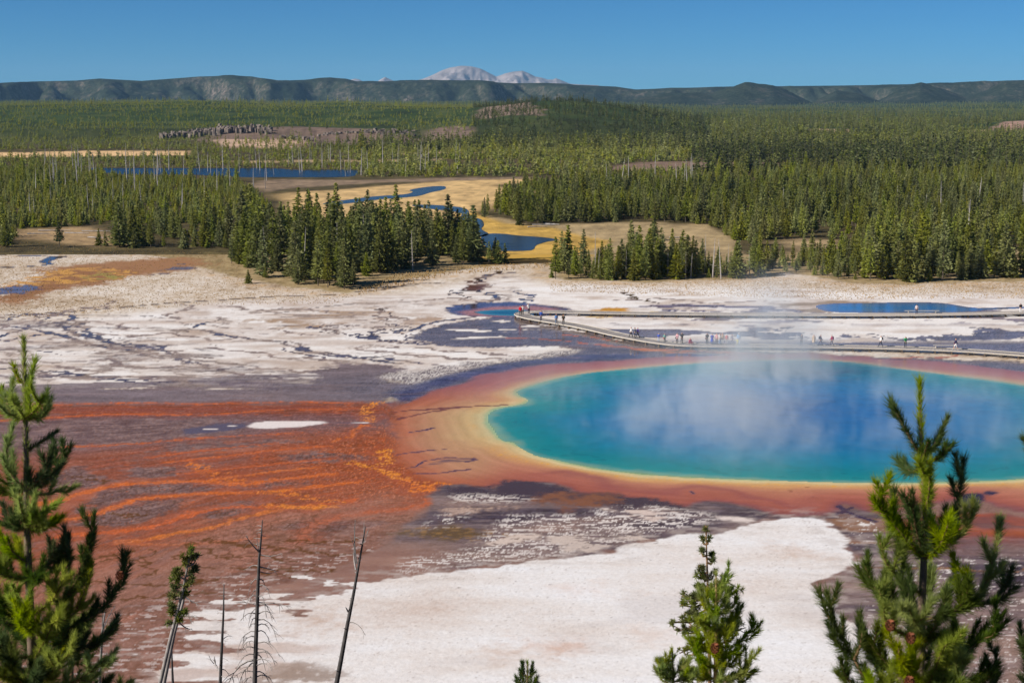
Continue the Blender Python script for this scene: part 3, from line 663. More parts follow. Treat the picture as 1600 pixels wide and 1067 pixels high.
    P.put(ms * sstep(0.035, 0.0, fc) * sstep(0.0, 0.5, n4 + 0.5 * n1) * 0.45, (176, 162, 152), 0)
    P.put(ms * sstep(0.30, 0.55, fbm(X * 0.06, Y * 0.10, 5, 223)) * 0.5, (206, 196, 190), 0)
    P.put(ms * sstep(0.62, 0.75, fbm(X * 2.4, Y * 3.0, 2, 225)) * 0.35, (150, 134, 124), 0)
    bl = sstep(0.1, 0.45, nh + 0.6 * n1) * sstep(-9, -1, ds + 4) * sstep(620, 480, U)
    P.put(ms * bl * 0.6, (180, 146, 124), 0.1)
    for poly, c in (([(830,1000),(870,1004),(900,1010),(870,1014),(820,1010)], (206, 170, 150)), ([(780,1015),(830,1020),(840,1026),(790,1024)], (204, 176, 156)), ([(1210,855),(1250,856),(1275,868),(1240,866)], (206, 182, 166)), ([(880,918),(930,915),(960,925),(900,928)], (222, 202, 190)), ([(440,965),(500,960),(520,975),(470,985)], (186, 150, 124)), ([(1000,985),(1060,990),(1050,1000),(1010,998)], (218, 200, 188))):
        P.area(poly, c, 0, rough=2.0, soft=2.2, gate=0.75 * ms)
    P.area([(430,1044),(470,1037),(520,1044),(545,1060),(560,1090),(400,1100),(340,1074)], (150, 130, 120), 0.35, rough=1.6, soft=1.0, gate=0.8 * sstep(-0.6, 0.2, nh + n3))
    P.put((1 - sstep(-1, 0.5, P.sdf([(290,1040),(400,1010),(440,1030),(420,1050),(300,1080),(200,1120),(170,1080)]))) * sstep(0.0, 0.15, P.n(0.3, 215, 4, 3)) * 0.8, (198, 178, 168), 0.1)
    for u0, v0, w in ((717,917,4), (806,909,6), (825,910,5), (860,912,5), (1024,848,4), (1056,860,3)):
        P.area([(u0 - w, v0), (u0, v0 - 1.2), (u0 + w, v0), (u0, v0 + 1.2)], (120, 100, 92), 0.0, rough=0.0, soft=0.08)
    # grit and faint staining everywhere on dry sinter
    dry = (1 - P.wet) * (V > 440)
    gr = 0.5 * fbm(X * 1.8, Y * 2.6, 3, 251) + 0.5 * nf
    P.col = P.col * (1 + 0.09 * (gr * dry)[..., None]) * (1 + 0.05 * (nh * dry)[..., None] * np.array([0.3, 0.8, 1.3]))
    # wet ground reflects the sky: take that share out of the pigment
    alb = np.clip(P.col - P.wet[..., None] * WETREFL, 0.004, 0.95)
    return P, alb, dp

def pool_colour(dp, n):
    """pigment of the spring by metres from its edge"""
    d = -dp + 1.2 * n
    return ramp(d, [(-1, (150, 178, 128)), (0.4, (120, 168, 150)), (1.6, (44, 146, 146)), (5.0, (26, 136, 146)), (9.0, (18, 132, 160)), (14.0, (16, 122, 168)), (22.0, (16, 114, 170)), (34, (16, 106, 168))])
# ------------------------------------------------------------------ the basin: one sheet, finer towards the eye
def ground_material():
    m, nt, b, out = nodes_of('basin_ground')
    a = nd(nt, 'ShaderNodeAttribute'); a.attribute_name = 'pigment'
    w = nd(nt, 'ShaderNodeAttribute'); w.attribute_name = 'wet'
    pos = coord(nt)
    n1 = noise_node(nt, 3.0, 5, 0.65, pos); n2 = noise_node(nt, 18.0, 3, 0.6, pos)
    f = math_node(nt, 'ADD', math_node(nt, 'MULTIPLY', n1.outputs['Fac'], 0.30), math_node(nt, 'MULTIPLY', n2.outputs['Fac'], 0.14))
    f = math_node(nt, 'ADD', f, 0.78)
    nt.links.new(scale_col(nt, a.outputs['Color'], f), b.inputs['Base Color'])
    rr = math_node(nt, 'SUBTRACT', 0.85, math_node(nt, 'MULTIPLY', w.outputs['Fac'], 0.92), True)
    rr = math_node(nt, 'MAXIMUM', rr, 0.045)
    nt.links.new(rr, b.inputs['Roughness'])
    b.inputs['IOR'].default_value = 1.33
    sp = math_node(nt, 'MULTIPLY', math_node(nt, 'POWER', w.outputs['Fac'], 1.2), 0.5)
    nt.links.new(sp, b.inputs['Specular IOR Level'])
    bp = nd(nt, 'ShaderNodeBump'); bp.inputs['Strength'].default_value = 1.0
    dist = math_node(nt, 'ADD', math_node(nt, 'MULTIPLY', math_node(nt, 'SUBTRACT', 1.0, w.outputs['Fac'], True), 0.032), 0.0012)
    nt.links.new(dist, bp.inputs['Distance'])
    n3 = noise_node(nt, 1.6, 7, 0.62, pos)
    nt.links.new(n3.outputs['Fac'], bp.inputs['Height']); nt.links.new(bp.outputs[0], b.inputs['Normal'])
    return m

us = np.arange(-260, 1860, 1.75); vs = np.arange(398, 1190, 1.65)
PT, ALB, DPOOL = paint_basin(us, vs)
rr_, cc_ = PT.U.shape
zz = np.zeros(PT.U.shape)
me = np_mesh('ground', np.stack([PT.X, PT.Y, zz], -1).reshape(-1, 3), grid_faces(rr_, cc_)[:, ::-1])
add_attr(me, 'pigment', ALB.reshape(-1, 3), 'COLOR'); add_attr(me, 'wet', PT.wet.ravel())
ground = link('ground', me, ground_material()); tag(ground, kind='structure', label='pale sinter flats with dark wet channels and orange bacterial mats')

# the hot spring's water and the two smaller hot pools
def water_material(name, rgb=None, rough=0.05, bump=0.015, scale=(0.5, 1.2, 1)):
    m, nt, b, out = nodes_of(name)
    if rgb is None:
        a = nd(nt, 'ShaderNodeAttribute'); a.attribute_name = 'pigment'; nt.links.new(a.outputs['Color'], b.inputs['Base Color'])
    else: b.inputs['Base Color'].default_value = (*rgb, 1)
    b.inputs['Roughness'].default_value = rough; b.inputs['IOR'].default_value = 1.33
    pos = coord(nt, 'Object', scale)
    n = noise_node(nt, 1.6, 4, 0.55, pos); bp = nd(nt, 'ShaderNodeBump'); bp.inputs['Strength'].default_value = 1.0; bp.inputs['Distance'].default_value = bump
    nt.links.new(n.outputs['Fac'], bp.inputs['Height']); nt.links.new(bp.outputs[0], b.inputs['Normal'])
    return m

def outline_mesh(name, poly, z, mat, step=None):
    x, y = ground_xy([p[0] for p in poly], [p[1] for p in poly], z)
    bm = bmesh.new(); vsx = [bm.verts.new((a, b_, z)) for a, b_ in zip(x, y)]
    f = bm.faces.new(vsx); bm.normal_update()
    if f.normal.z < 0: f.normal_flip()
    bmesh.ops.triangulate(bm, faces=[f]); me = bpy.data.meshes.new(name); bm.to_mesh(me); bm.free()
    return link(name, me, mat)

def grid_water(name, poly, colour, z, du, dv, mat):
    """regular mesh clipped to an outline, its pigment set from the distance to the shore"""
    px = [p[0] for p in poly]; py = [p[1] for p in poly]
    u_ = np.arange(min(px) - du, max(px) + du * 2, du); v_ = np.arange(min(py) - dv, max(py) + dv * 2, dv)
    U, V = np.meshgrid(u_, v_); X, Y = ground_xy(U, V)
    d = poly_sdf(X, Y, poly)
    F = grid_faces(*U.shape)[:, ::-1]
    keep = (d.ravel()[F] < 0).all(1)
    # pull the outermost ring of vertices onto the shore line
    inn = np.zeros(d.size, bool); inn[F[keep].ravel()] = True
    F = F[keep]
    idx = -np.ones(d.size, int); idx[inn] = np.arange(inn.sum())
    P3 = np.stack([X, Y, np.full(X.shape, z)], -1).reshape(-1, 3)[inn]
    me = np_mesh(name, P3, idx[F])
    n = fbm(P3[:, 0] * 0.12, P3[:, 1] * 0.12, 5, 13); n2 = fbm(P3[:, 0] * 0.5, P3[:, 1] * 0.5, 4, 5)
    add_attr(me, 'pigment', colour(d.ravel()[inn], n, n2), 'COLOR')
    return link(name, me, mat)

def pool_col(d, n, n2):
    c = pool_colour(d, n + 0.5 * n2 * sstep(-14, -1, d))
    c = np.clip(c - 0.6 * WETREFL, 0.003, 1)
    # drowned ledges showing through the shallows
    led = sstep(0.15, 0.4, n2) * sstep(-9, -3, d) * sstep(-0.8, -2, d)
    c = c * (1 + 0.16 * n2[:, None])  # ripple tone put into the pigment
    return c * (1 - 0.22 * led[:, None] * (n > 0.1)[:, None])
spring = grid_water('spring_water', smooth_loop(POOL, 3), pool_col, 0.012, 2.6, 1.0, water_material('spring_water'))
tag(spring, kind='structure', label='great round hot spring, turquoise at the rim and deep blue in the middle')
bp_ = grid_water('pool_water', smooth_loop(BLUEPOOL, 2), lambda d, n, n2: ramp(-d, [(0, (112, 104, 130)), (2, (84, 120, 166)), (6, (52, 120, 178))]) * 1.0, 0.01, 3, 0.5, water_material('blue_pool_water'))
tag(bp_, kind='structure', label='long blue hot pool behind the far boardwalk')
bp_ = grid_water('pool_water', smooth_loop(TEALPOOL, 2), lambda d, n, n2: ramp(-d, [(0, (150, 130, 134)), (1.2, (60, 140, 150)), (3, (20, 96, 120))]) * 0.8, 0.01, 2, 0.5, water_material('teal_pool_water'))
tag(bp_, kind='structure', label='small teal hot pool beside the bend of the boardwalk')

# ------------------------------------------------------------------ the land beyond
def bump2(X, Y, cx, cy, rx, ry):
    return np.exp(-((X - cx) / rx) ** 2 - ((Y - cy) / ry) ** 2)

def land_h(X, Y):
    X = np.asarray(X, float); Y = np.asarray(Y, float)
    U = X / np.maximum(Y, 1) * 2290 + 800
    edge = sstep(1130, 820, U)
    n = fbm(X / 260, Y / 260, 4, 211)
    n2 = fbm(X / 70, Y / 70, 3, 213)
    z = edge * (7.5 * sstep(1318, 1372, Y + 12 * n2) + (15 + 3 * np.sin(U / 170.0)) * sstep(1360, 2050, Y) + (3.5 * n + 1.2 * n2) * sstep(1340, 1600, Y))
    z = z - edge * 10 * sstep(2100, 3200, Y)
    # bluff on which the outcrop stands
    z = z + 7.5 * sstep(1395, 1355, Y) * 0 + 5.5 * bump2(X, Y, -178, 1120, 42, 34) + 4.0 * bump2(X, Y, -230, 1180, 60, 40)
    z = z + 15.0 * bump2(X, Y, 95, 1680, 120, 260) + 7.0 * bump2(X, Y, 30, 1480, 60, 90) + 6.0 * bump2(X, Y, -60, 1750, 200, 200) + 5 * edge * bump2(X, Y, -420, 1700, 120, 200)
    z = z + 5.0 * sstep(0.1, 0.6, fbm(X / 300 + 5, Y / 420, 3, 215)) * sstep(1500, 2300, Y)
    # right hand side: low swell with a bare brow, and rising ground far right
    z = z + 9.5 * bump2(X, Y, 640, 1750, 110, 120) + 4 * bump2(X, Y, 330, 1620, 60, 60)
    z = z + 14 * sstep(900, 2100, X) * sstep(2600, 4200, Y)
    z = z + sstep(2300, 4200, Y) * (4 * n - 1)
    # river bank, left of the meadow
    bank = sstep(730, 700, Y) * 0
    return z + bank

vv = np.concatenate([[398.4], np.arange(396, 300, -2.5), np.arange(300, 215, -1.2), np.arange(215, 180, -0.5), np.arange(180, 162.6, -0.25)])
uu = np.arange(-300, 1905, 4.5)
UU, VV = np.meshgrid(uu, vv)
XX, YY = ground_xy(UU, VV)
ZZ = land_h(XX, YY); ZZ[0] = -0.02
def land_colour(U, V, X, Y, Z):
    n = fbm(X / 14, Y / 14, 4, 221); n2 = fbm(X / 50, Y / 50, 4, 223); n3 = fbm(X / 4, Y / 4, 2, 225)
    col = ramp(n * 0.6 + n3 * 0.5, [(-0.6, (62, 54, 38)), (0, (84, 74, 48)), (0.6, (112, 98, 62))])
    far = sstep(240, 205, V)[..., None]
    col = col * (1 - far) + far * ramp(n2 + n * 0.4, [(-0.6, (40, 52, 28)), (0.1, (58, 74, 34)), (0.7, (86, 92, 50))])
    def area(poly, c, soft=6.0, rough=8.0, k=0):
        nonlocal col
        d = poly_sdf(X, Y, poly) + rough * n2 + rough * 0.3 * n
        m = (1 - sstep(-soft, soft * 0.2, d))[..., None]
        cc = ramp(n * 0.7 + n3 * 0.6, [(-0.7, tuple(x * 0.8 for x in c)), (0, c), (0.7, tuple(min(255, x * 1.14) for x in c))])
        col = col * (1 - m) + cc * m
    for name, (poly, c) in MEADOWS.items(): area(poly, c, *((3, 4) if V.max() > 0 and name.startswith('near') else (8, 10)))
    return col
MEADOWS = {
    'near_right': ([(745,333),(800,342),(830,353),(900,350),(1000,346),(1105,351),(1130,362),(1155,380),(1185,402),(1200,420),(860,420),(780,420),(740,380),(735,350)], (176, 152, 112)),
    'near_gold': ([(690,330),(745,330),(800,350),(850,354),(900,366),(960,376),(950,384),(880,404),(760,420),(720,380)], (204, 164, 84)),
    'clearing': ([(1190,378),(1240,371),(1330,374),(1350,390),(1290,402),(1200,406)], (176, 150, 112)),
    'clearing2': ([(1500,396),(1700,386),(1900,386),(1900,412),(1520,413)], (178, 156, 116)),
    'river_meadow': ([(415,302),(500,296),(600,289),(700,283),(800,279),(868,279),(800,290),(830,300),(790,316),(752,333),(735,352),(700,380),(540,380),(430,345)], (214, 178, 122)),
    'bank': ([(370,283),(440,279),(560,281),(700,278),(840,276),(868,279),(760,281),(600,286),(480,293),(415,301),(385,296)], (146, 124, 100)),
    'hay': ([(-300,239),(0,238),(150,236),(296,236.5),(300,243),(150,245),(0,247),(-300,249)], (226, 186, 134)),
    'brown': ([(930,264),(985,254),(1060,252),(1180,253),(1330,257),(1320,265),(1180,263),(1000,269)], (136, 112, 94)),
    'left_near': ([(-300,352),(0,358),(100,352),(190,345),(190,385),(0,372),(-300,370)], (176, 146, 106)),
    'hill_rock': ([(235,222),(330,215.5),(450,212),(560,214),(640,217),(700,219),(650,226),(560,229),(480,232),(330,228)], (124, 104, 90)),
    'knoll': ([(330,226),(400,218),(470,220),(520,228),(440,234),(350,233)], (196, 164, 138)),
    'knob': ([(735,207),(770,200),(812,197),(830,203),(860,208),(850,212),(790,210),(750,211)], (136, 116, 100)),
    'knob2': ([(655,216),(720,212),(745,216),(700,221),(660,221)], (128, 108, 94)),
    'tan1': ([(1262,206.5),(1340,205.5),(1330,208.5),(1270,208.5)], (206, 172, 134)),
    'tan2': ([(1460,206),(1530,204.5),(1560,205.5),(1520,209),(1470,209)], (204, 168, 130)),
    'brow': ([(1540,205),(1570,198),(1660,196),(1700,203),(1640,207),(1560,208)], (164, 132, 114)),
    'far1': ([(360,252),(480,250),(560,250),(700,248),(690,252),(500,254),(380,256)], (176, 150, 110)),
    'far_meadow': ([(600,239),(720,237),(820,236),(810,240),(700,241),(610,243)], (186, 156, 116)),
}
me = np_mesh('terrain', np.stack([XX, YY, ZZ], -1).reshape(-1, 3), grid_faces(*UU.shape))
LC = land_colour(UU, VV, XX, YY, ZZ)
add_attr(me, 'pigment', LC.reshape(-1, 3), 'COLOR')
def land_material():
    m, nt, b, out = nodes_of('plain_ground')
    a = nd(nt, 'ShaderNodeAttribute'); a.attribute_name = 'pigment'
    n = noise_node(nt, 0.15, 8, 0.68, coord(nt)); f = math_node(nt, 'ADD', math_node(nt, 'MULTIPLY', n.outputs['Fac'], 0.9), 0.5)
    nt.links.new(scale_col(nt, a.outputs['Color'], f), b.inputs['Base Color'])
    b.inputs['Roughness'].default_value = 0.95; b.inputs['Specular IOR Level'].default_value = 0.1
    bp = nd(nt, 'ShaderNodeBump'); bp.inputs['Strength'].default_value = 0.7; bp.inputs['Distance'].default_value = 1.5
    nt.links.new(n.outputs['Fac'], bp.inputs['Height']); nt.links.new(bp.outputs[0], b.inputs['Normal'])
    return m
LANDM = land_material()
terr = link('terrain', me, LANDM, smooth=True); tag(terr, kind='structure', label='wide valley floor and low forested hills')

# a broad plain underneath everything, reaching past the frame on all sides
pl = simple_mat('outer_plain', tuple(lin((86, 80, 54))), var=0.35, scale=0.02)
outer = mesh_obj('ground', [(-16000, -3000, -1.2), (16000, -3000, -1.2), (16000, 23500, -1.2), (-16000, 23500, -1.2)], [(0, 1, 2, 3)], pl)
tag(outer, kind='structure', label='open country reaching to the horizon')
# the hillside under the lookout
hx = np.linspace(-160, 160, 81); hy = np.linspace(-60, 76, 69)
HX, HY = np.meshgrid(hx, hy)
def hill_z(X, Y):
    X = np.asarray(X, float); Y = np.asarray(Y, float)
    return np.minimum(36.0 - 0.53 * np.maximum(Y, 0) + 0.7 * fbm(X / 9, Y / 9, 3, 61) * np.clip(Y / 8, 0, 1), 36.0)
HZ = np.maximum(hill_z(HX, HY), -0.6)
me = np_mesh('hillside', np.stack([HX, HY, HZ], -1).reshape(-1, 3), grid_faces(*HX.shape))
hs = link('hillside', me, simple_mat('forest_floor', tuple(lin((104, 86, 60))), var=0.5, scale=0.8, bump=0.1), smooth=True)
tag(hs, kind='structure', label='steep hillside below the lookout')

# river and pond
rmat = water_material('river_water', tuple(lin((52, 64, 74))), 0.22, 0.12, (0.3, 1, 1))
for p, lab in zip(RIVER, ('near reach of the river with a golden bank', 'middle bends of the winding river', 'far bends of the river in the meadow')):
    o = outline_mesh('river', smooth_loop(p, 3), 0.06, rmat); tag(o, lab, kind='structure')
o = outline_mesh('pond', smooth_loop(POND, 3), 0.05 + 0, water_material('pond_water', tuple(lin((14, 22, 32))), 0.25, 0.15, (0.3, 1, 1))); tag(o, 'long dark blue pond among the trees', kind='structure')

# ------------------------------------------------------------------ the plateau rim far behind
CREST = [(-700,138),(-300,134),(0,133),(60,129),(130,127.5),(165,124.5),(230,128),(280,124.5),(320,121.5),(370,120.5),(400,122),(440,128),(480,126.5),(520,123),(545,125),(560,129),(600,129),(650,127),(700,127),(750,128.5),(800,131.5),(850,131),(900,134),(960,136.5),(990,141),(1040,139),(1100,137.5),(1200,136),(1300,135),(1400,133.5),(1480,131.5),(1560,127.5),(1600,126.5),(1900,128),(2300,136)]
ru = np.arange(-420, 2020, 2.6); rt = np.concatenate([np.linspace(0, 1, 90), np.linspace(1.03, 2.2, 8)])
RU, RT = np.meshgrid(ru, rt)
RD = 6600 + 620 * RT
RX = (RU - 800) / 2290 * RD
cz = 38 + (150 - np.interp(RU, [c[0] for c in CREST], [c[1] for c in CREST])) / 2290 * 7400
wx = RX / 520 + 0.9 * fbm(RX / 1300, RD / 2500, 2, 305) + 0.30 * RT
sp1 = np.abs(perlin(wx, 0.35 * RT + 0 * wx, 301)) * 3.4 - 0.75
sp2 = np.abs(perlin(wx * 2.6 + 4, 0.9 * RT, 303)) * 3 - 0.7
spur = np.clip((0.66 * sp1 + 0.26 * sp2) * (0.75 + 0.5 * fbm(RX / 700, 0 * RX, 2, 309)), -0.8, 1)
tt = RT + 0.85 * spur + 0.08 * fbm(RX / 90, RD / 140, 4, 311)
prof = 0.82 * np.clip((tt - 0.30) / 0.45, 0, 1) ** 0.9 + 0.18 * sstep(0.6, 1.1, tt)
RZ = cz * prof * (1 - 0.0 * RT) + 4.0 * fbm(RX / 160, RD / 160, 4, 307) * sstep(0.05, 0.3, tt) * sstep(1.0, 0.85, RT)
RZ = np.where(RT >= 1, cz * (1 - 0.04 * (RT - 1)) , RZ * np.clip(RT / 0.22, 0, 1) ** 1.3 * sstep(1.0, 0.94, RT) + cz * sstep(0.94, 1.0, RT)) - 8 * sstep(0.05, 0, RT)
me = np_mesh('hills', np.stack([RX, RD, RZ], -1).reshape(-1, 3), grid_faces(*RU.shape))
def hills_material():
    m, nt, b, out = nodes_of('forested_hills')
    pos = coord(nt)
    n = noise_node(nt, 0.035, 6, 0.7, pos); n2 = noise_node(nt, 0.006, 6, 0.6, pos); n3 = noise_node(nt, 0.07, 3, 0.7, pos)
    g = nd(nt, 'ShaderNodeNewGeometry'); sx = nd(nt, 'ShaderNodeSeparateXYZ'); nt.links.new(g.outputs['Normal'], sx.inputs[0])
    steep = math_node(nt, 'SUBTRACT', 1.0, sx.outputs['Z'])
    f = math_node(nt, 'ADD', math_node(nt, 'MULTIPLY', n.outputs['Fac'], 0.9), math_node(nt, 'MULTIPLY', n2.outputs['Fac'], 1.1))
    f = math_node(nt, 'ADD', f, math_node(nt, 'MULTIPLY', steep, 0.35))
    rp = nd(nt, 'ShaderNodeValToRGB'); nt.links.new(math_node(nt, 'SUBTRACT', f, 0.5), rp.inputs[0])
    e = rp.color_ramp.elements; e[0].position = 0.25; e[0].color = (0.016, 0.024, 0.014, 1); e[1].position = 0.95; e[1].color = (0.20, 0.16, 0.135, 1)
    k = e.new(0.60); k.color = (0.036, 0.045, 0.028, 1); k = e.new(0.78); k.color = (0.090, 0.082, 0.060, 1)
    nt.links.new(scale_col(nt, rp.outputs[0], math_node(nt, 'ADD', math_node(nt, 'MULTIPLY', n3.outputs['Fac'], 2.4), -0.25)), b.inputs['Base Color'])
    b.inputs['Roughness'].default_value = 1.0; b.inputs['Specular IOR Level'].default_value = 0.0
    bp = nd(nt, 'ShaderNodeBump'); bp.inputs['Strength'].default_value = 0.8; bp.inputs['Distance'].default_value = 7
    nt.links.new(n.outputs['Fac'], bp.inputs['Height']); nt.links.new(bp.outputs[0], b.inputs['Normal'])
    return m
hl = link('hills', me, hills_material(), smooth=True); tag(hl, kind='structure', label='long forested plateau rim with shadowed ravines')

# rounded wooded foothills in front of the right half of the rim
fu_ = np.arange(860, 2040, 2.6); ft = np.linspace(0, 1.3, 60)
FU, FT = np.meshgrid(fu_, ft); FD = 5750 + 620 * FT; FX = (FU - 800) / 2290 * FD
hum = np.interp(FU, [860,960,1000,1060,1110,1160,1200,1235,1262,1300,1340,1365,1395,1430,1460,1500,1530,1560,1600,1650,1750,1850,2040], [0,0,.35,.55,.5,.95,.9,.5,.15,.62,.45,.2,.6,.9,.75,.35,.6,1.0,1.1,.9,1.0,.6,.5])
env = np.sin(np.clip(FT / 1.0, 0, 1) * math.pi / 2) ** 1.2
FZ = 100 * hum * env * (1 - 0.25 * np.clip(FT - 1, 0, 1)) + 5 * fbm(FX / 110, FD / 110, 4, 321) * env - 7
FZ = FZ + 14 * (ridged(FX / 210 + 0.4 * FT, FT * 0.7, 3, 323) - 0.8) * -1.6 * env * hum
FZ = np.minimum(FZ, 96)
FZ = np.where(FT > 1.15, FZ - 30 * (FT - 1.15) / 0.15, FZ)
me = np_mesh('hills', np.stack([FX, FD, FZ], -1).reshape(-1, 3), grid_faces(*FU.shape))
fh = link('hills', me, hl.data.materials[0], smooth=True); tag(fh, kind='structure', label='rounded wooded foothills below the right half of the plateau rim')

# bare peaks behind it
PEAK = [(500,131),(540,130),(549,126.5),(558,124),(566,125.5),(574,130),(592,129),(599,124.5),(605,121.5),(611,124.5),(622,129),(652,127),(664,124),(680,117.5),(692,111.5),(704,107.5),(722,104.5),(738,105.5),(752,109),(764,115),(776,121),(782,119),(790,116),(802,113.5),(816,112),(826,116),(836,121),(846,122.5),(855,125.5),(862,125.5),(868,123.5),(876,126.5),(890,132),(930,134)]
pu = np.arange(495, 935, 1.6); pt = np.linspace(-1, 1, 41)
PU, PTT = np.meshgrid(pu, pt)
PD = 19000 + 1500 * PTT
pz = 38 + (150 - np.interp(PU, [c[0] for c in PEAK], [c[1] for c in PEAK])) / 2290 * 19000
PX = (PU - 800) / 2290 * 19000
rid = ridged(PX / 620 + 0.12 * PTT, PTT * 0.8, 3, 401)
PZ = (pz - 120) * (1 - np.abs(PTT) ** 1.1 * (1.15 - 0.55 * np.clip(rid, 0, 1))) + 120 - 60 * np.abs(PTT)
PZ = PZ + 110 * (ridged(PX / 420 + 0.2 * PTT, PTT * 1.6, 4, 411) - 0.75) * np.clip(np.abs(PTT) * 3.5, 0, 1)
me = np_mesh('mountain', np.stack([PX, PD, PZ], -1).reshape(-1, 3), grid_faces(*PU.shape))
mt = link('mountain', me, simple_mat('bare_rock_peak', (0.33, 0.28, 0.26), var=0.4, scale=0.004, bump=60), smooth=True)
tag(mt, kind='structure', label='pale bare peaks above the plateau rim')

# rock outcrops on the left hill
rnd = random.Random(5)
rockm = simple_mat('outcrop_rock', tuple(lin((126, 114, 104))), var=0.5, scale=0.25, bump=0.4, spec=0.1)
def outcrop(name, label, pts, n, w, h, mat=rockm):
    mb = MB()
    for i in range(n):
        t = rnd.random() * (len(pts) - 1); k = int(t); f = t - k
        u = pts[k][0] * (1 - f) + pts[k + 1][0] * f; v = pts[k][1] * (1 - f) + pts[k + 1][1] * f
        x, y = ground_xy(u, v); x = float(x) + rnd.gauss(0, 1.5); y = float(y) + rnd.gauss(0, 5)
        hh = h * rnd.uniform(0.45, 1.0); ww = w * rnd.uniform(0.5, 1.3)
        z = float(land_h(x, y))
        mb.box((x, y, z + hh * 0.35), (ww, ww * rnd.uniform(0.8, 1.5), hh), rnd.uniform(0, 3), rnd)
    o = mb.build(name, mat); tag(o, label, kind='stuff')
outcrop('rock_outcrop', 'row of columnar brown cliffs across the green left hill', [(252,217.6),(300,216.4),(350,215.6),(422,215.6)], 330, 2.0, 6)
outcrop('rock_outcrop', 'jagged dark rock pile on the pale knoll below the hill cliffs', [(440,226.5),(462,227),(488,227.5)], 90, 2.4, 5)
outcrop('rock_outcrop', 'low broken ledge right of the knoll on the brown slope', [(500,216.5),(560,216),(610,216),(650,216.5)], 80, 2.2, 2.4)
0 and outcrop('rock_outcrop', 'ledge of rock on the bare knob right of the hill', [(700,214),(740,212),(780,209),(830,209)], 50, 2.0, 2.2)
# ------------------------------------------------------------------ trees
def foliage_material(name, dark, light, random_amt=0.5, translucent=0.0, instancer=True, nscale=0.6):
    m, nt, b, out = nodes_of(name)
    pos = coord(nt); n = noise_node(nt, nscale, 3, 0.6, pos)
    oi = nd(nt, 'ShaderNodeObjectInfo')
    t = nd(nt, 'ShaderNodeAttribute'); t.attribute_name = 'tint'; t.attribute_type = 'INSTANCER'
    f = math_node(nt, 'ADD', math_node(nt, 'MULTIPLY', math_node(nt, 'SUBTRACT', n.outputs['Fac'], 0.5), 1.2), math_node(nt, 'MULTIPLY', oi.outputs['Random'], random_amt))
    if instancer: f = math_node(nt, 'ADD', f, math_node(nt, 'MULTIPLY', t.outputs['Fac'], 1.0))
    f = math_node(nt, 'ADD', f, 0.12, True)
    mx = nd(nt, 'ShaderNodeMix'); mx.data_type = 'RGBA'; nt.links.new(f, mx.inputs[0])
    mx.inputs[6].default_value = (*dark, 1); mx.inputs[7].default_value = (*light, 1)
    hs_ = nd(nt, 'ShaderNodeHueSaturation'); nt.links.new(mx.outputs[2], hs_.inputs['Color'])
    nt.links.new(math_node(nt, 'ADD', math_node(nt, 'MULTIPLY', oi.outputs['Random'], 0.035), 0.483), hs_.inputs['Hue'])
    nt.links.new(math_node(nt, 'SUBTRACT', 1.12, math_node(nt, 'MULTIPLY', math_node(nt, 'FRACT', math_node(nt, 'MULTIPLY', oi.outputs['Random'], 7.3)), 0.38)), hs_.inputs['Saturation'])
    nt.links.new(hs_.outputs[0], b.inputs['Base Color'])
    b.inputs['Roughness'].default_value = 0.75; b.inputs['Specular IOR Level'].default_value = 0.25
    if translucent:
        tr = nd(nt, 'ShaderNodeBsdfTranslucent'); nt.links.new(scale_col(nt, hs_.outputs[0], 1.3), tr.inputs['Color'])
        ms = nd(nt, 'ShaderNodeMixShader'); ms.inputs[0].default_value = translucent
        nt.links.new(b.outputs[0], ms.inputs[1]); nt.links.new(tr.outputs[0], ms.inputs[2]); nt.links.new(ms.outputs[0], out.inputs['Surface'])
    return m
CROWN = foliage_material('pine_foliage', (0.055, 0.072, 0.018), (0.33, 0.335, 0.055), 0.38, 0.25)
BARK = simple_mat('pine_bark', (0.13, 0.10, 0.075), var=0.4, scale=3)
GREYWOOD = simple_mat('weathered_dead_wood', (0.42, 0.38, 0.34), var=0.3, scale=2)

